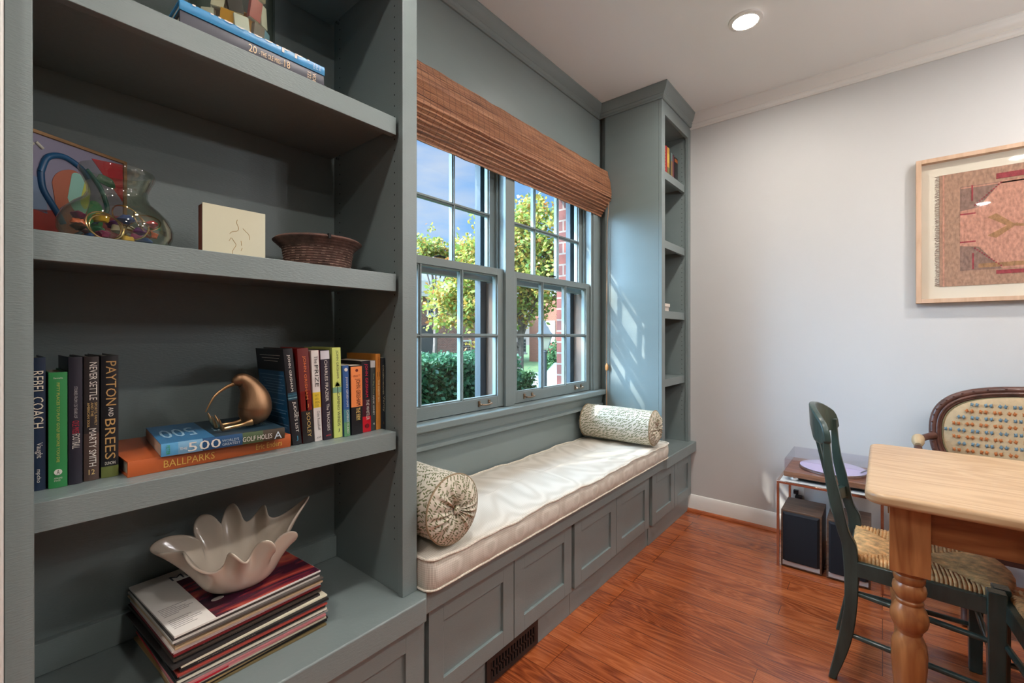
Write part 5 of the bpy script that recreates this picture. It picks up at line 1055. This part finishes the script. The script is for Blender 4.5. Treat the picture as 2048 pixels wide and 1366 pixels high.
tree('dark leafy shrub tree behind the lamp post', (b2[0], b2[1], GZ), lob([(1112, 722, 0, .4), (1100, 735, 0, .4), (1122, 708, 0, .45)], 17), 1600, .13, EVG, .06, 9, group=None)
def hedge(label, name, box, n, s, mat, seed, round_=.3):
    rnd = random.Random(seed); o = thing(name, label, 'hedge', ((box[0]+box[1])/2, (box[2]+box[3])/2, GZ)); m = MB()
    core = MB().box(box[0]+.12, box[2]+.12, GZ, box[1]-.12, box[3]-.12, box[4]-.14, pm(name+'_core', (.012, .03, .015), .95)); core.build('branches', o)
    for _ in range(n):
        f = rnd.random(); x, y, z = rnd.uniform(box[0], box[1]), rnd.uniform(box[2], box[3]), rnd.uniform(GZ+.5, box[4])
        if f < .55: y = box[2]+rnd.gauss(.04, .05)
        elif f < .75: z = box[4]+rnd.gauss(-.03, .04)
        elif f < .9: x = (box[0] if rnd.random() < .5 else box[1])+rnd.gauss(0, .05)
        leaf_at(m, (x, y, z), s*rnd.uniform(.7, 1.3), mat, rnd)
    m.build('foliage', o)
hedge('clipped dark green hedge below the near window, across the lawn', 'hedge', (3.5, 6.2, 5.0, 6.3, .85), 15000, .075, HEDGE, 1)
hedge('rounded glossy dark shrub seen in the far window below the lamp', 'round_bush', (6.2, 7.0, 5.25, 6.5, .50), 6000, .075, EVG, 2)
# houses
WHT = pm('house_trim', (.62, .60, .55), .7); ROOF = pm('slate_roof', (.16, .16, .17), .8, var=.2, vs=2); DKW = pm('dark_pane', (.03, .04, .045), .15)
h1 = thing('brick_house', 'old red brick house with a slate roof and arched doorway seen through the near window', 'house', (22, 26, GZ))
hy = 24.0
MB().box(12, hy, GZ, 28.6, hy+9, 4.0, BRICKF).build('walls', h1, origin=(0, 0, 0))
MB().prism([(hy-.4, 4.0), (hy+4.5, 7.2), (hy+9.4, 4.0)], 'X', 11.6, 28.9, ROOF).build('roof', h1); MB().box(11.6, hy-.45, 3.82, 28.9, hy-.02, 4.05, WHT).build('eave', h1)
def hwin(par, px, py0, py1, wpx, y):
    k = (px-1024)/892; r = (cos(YAW)+k*sin(YAW), sin(YAW)-k*cos(YAW)); t_ = y/r[1]; x = r[0]*t_; za, zb = 1.22-(py1-670)/892*t_, 1.22-(py0-670)/892*t_; hw = wpx/892*t_*.9
    f = MB().box(x-hw/2, y-.08, za, x+hw/2, y-.002, zb, WHT).box(x-hw/2-.08, y-.16, za-.12, x+hw/2+.08, y-.002, za, WHT).build('window', par)
    m = MB()
    for i in range(3):
        for j in range(4): m.box(x-hw/2+.1+(hw-.2)*i/3+.02, y-.1, za+.1+(zb-za-.2)*j/4+.02, x-hw/2+.1+(hw-.2)*(i+1)/3-.02, y-.081, za+.1+(zb-za-.2)*(j+1)/4-.02, DKW)
    m.build('pane', f)
hwin(h1, 932, 680, 705, 30, hy); hwin(h1, 862, 597, 630, 24, hy); hwin(h1, 1047, 676, 706, 14, hy)
xd = 19.6
MB().prism([(xd-.7, GZ), (xd+.7, GZ), (xd+.7, 1.2)]+[(xd+.7*cos(a), 1.2+.7*sin(a)) for a in [pi*k/10 for k in range(1, 10)]]+[(xd-.7, 1.2)], 'Y', hy-.06, hy-.002, P_(60, 66, 70)).build('arched_door', h1)
fr_ = MB().prism([(18.4, 4.05), (20.6, 4.05), (20.2, 4.9), (18.8, 4.9)], 'Y', hy-.2, hy+1.6, WHT).build('dormer', h1)
h2 = thing('brick_house', 'sunlit orange brick house behind the lamp post in the far window', 'house', (35, 20, GZ))
MB().box(30.5, 14, GZ, 40, 23.4, 4.4, BRICKO).build('walls', h2, origin=(0, 0, 0)); MB().prism([(13.6, 4.4), (18.7, 7.6), (23.8, 4.4)], 'X', 30.2, 40.3, ROOF).build('roof', h2)
for k in range(3): MB().box(30.42, 15.5+2.6*k, .6, 30.498, 16.5+2.6*k, 2.4, WHT).build('window', h2)
# lamp post
lx, ly, _ = at(1089, 700, 8.6); LPM = pm('lamp_iron', (.05, .055, .06), .5)
lp = thing('street_lamp', 'black iron lamp post with a four-sided lantern outside the far window', 'lamp post', (lx, ly, GZ))
MB().lathe([(.10, GZ), (.10, GZ+.3), (.055, GZ+.4), (.045, .85), (.06, .9), (.03, .93)], (lx, ly, 0), LPM, 16).build('post', lp)
MB().lathe([(.04, .93), (.095, .97), (.165, 1.19), (.17, 1.20)], (lx, ly, 0), pm('lantern_milk_glass', (.50, .44, .34), .3), 4).build('lantern_glass', lp)
MB().lathe([(.235, 1.19), (.225, 1.215), (.14, 1.29), (.095, 1.37), (.05, 1.41), (.02, 1.50)], (lx, ly, 0), LPM, 4).build('lantern_roof', lp)
m = MB()
for k in range(4): a = k*pi/2; m.tube([(lx+.09*cos(a), ly+.09*sin(a), .97), (lx+.17*cos(a), ly+.17*sin(a), 1.20)], .008, LPM, 6)
m.build('lantern_bars', lp)
# car
cxp = at(1116, 770, 12.5); CARM = pm('white_car_paint', (.45, .44, .43), .25, coat=.5)
cr_ = thing('parked_car', 'white parked car partly visible beside the lamp post', 'car', (cxp[0]+1.6, cxp[1]-.2, GZ+.02), 0, local=True)
MB().prism([(-2.2, .30), (2.2, .30), (2.25, .70), (1.9, .95), (1.1, 1.02), (.5, 1.40), (-.9, 1.42), (-1.6, 1.02), (-2.2, .92)], 'Y', -.85, .85, CARM).build('body', cr_, bevel=.08, seg=3)
MB().prism([(1.0, 1.03), (.48, 1.36), (-.86, 1.38), (-1.45, 1.03)], 'Y', -.856, .856, DKW).build('side_glass', cr_)
for x in (-1.4, 1.35):
    for y in (-.80, .80): MB().lathe([(.001, -.1), (.30, -.1), (.32, -.08), (.32, .08), (.30, .1), (.001, .1)], (x, y, .32), BLK, 24, axis='Y').build('wheel', cr_)
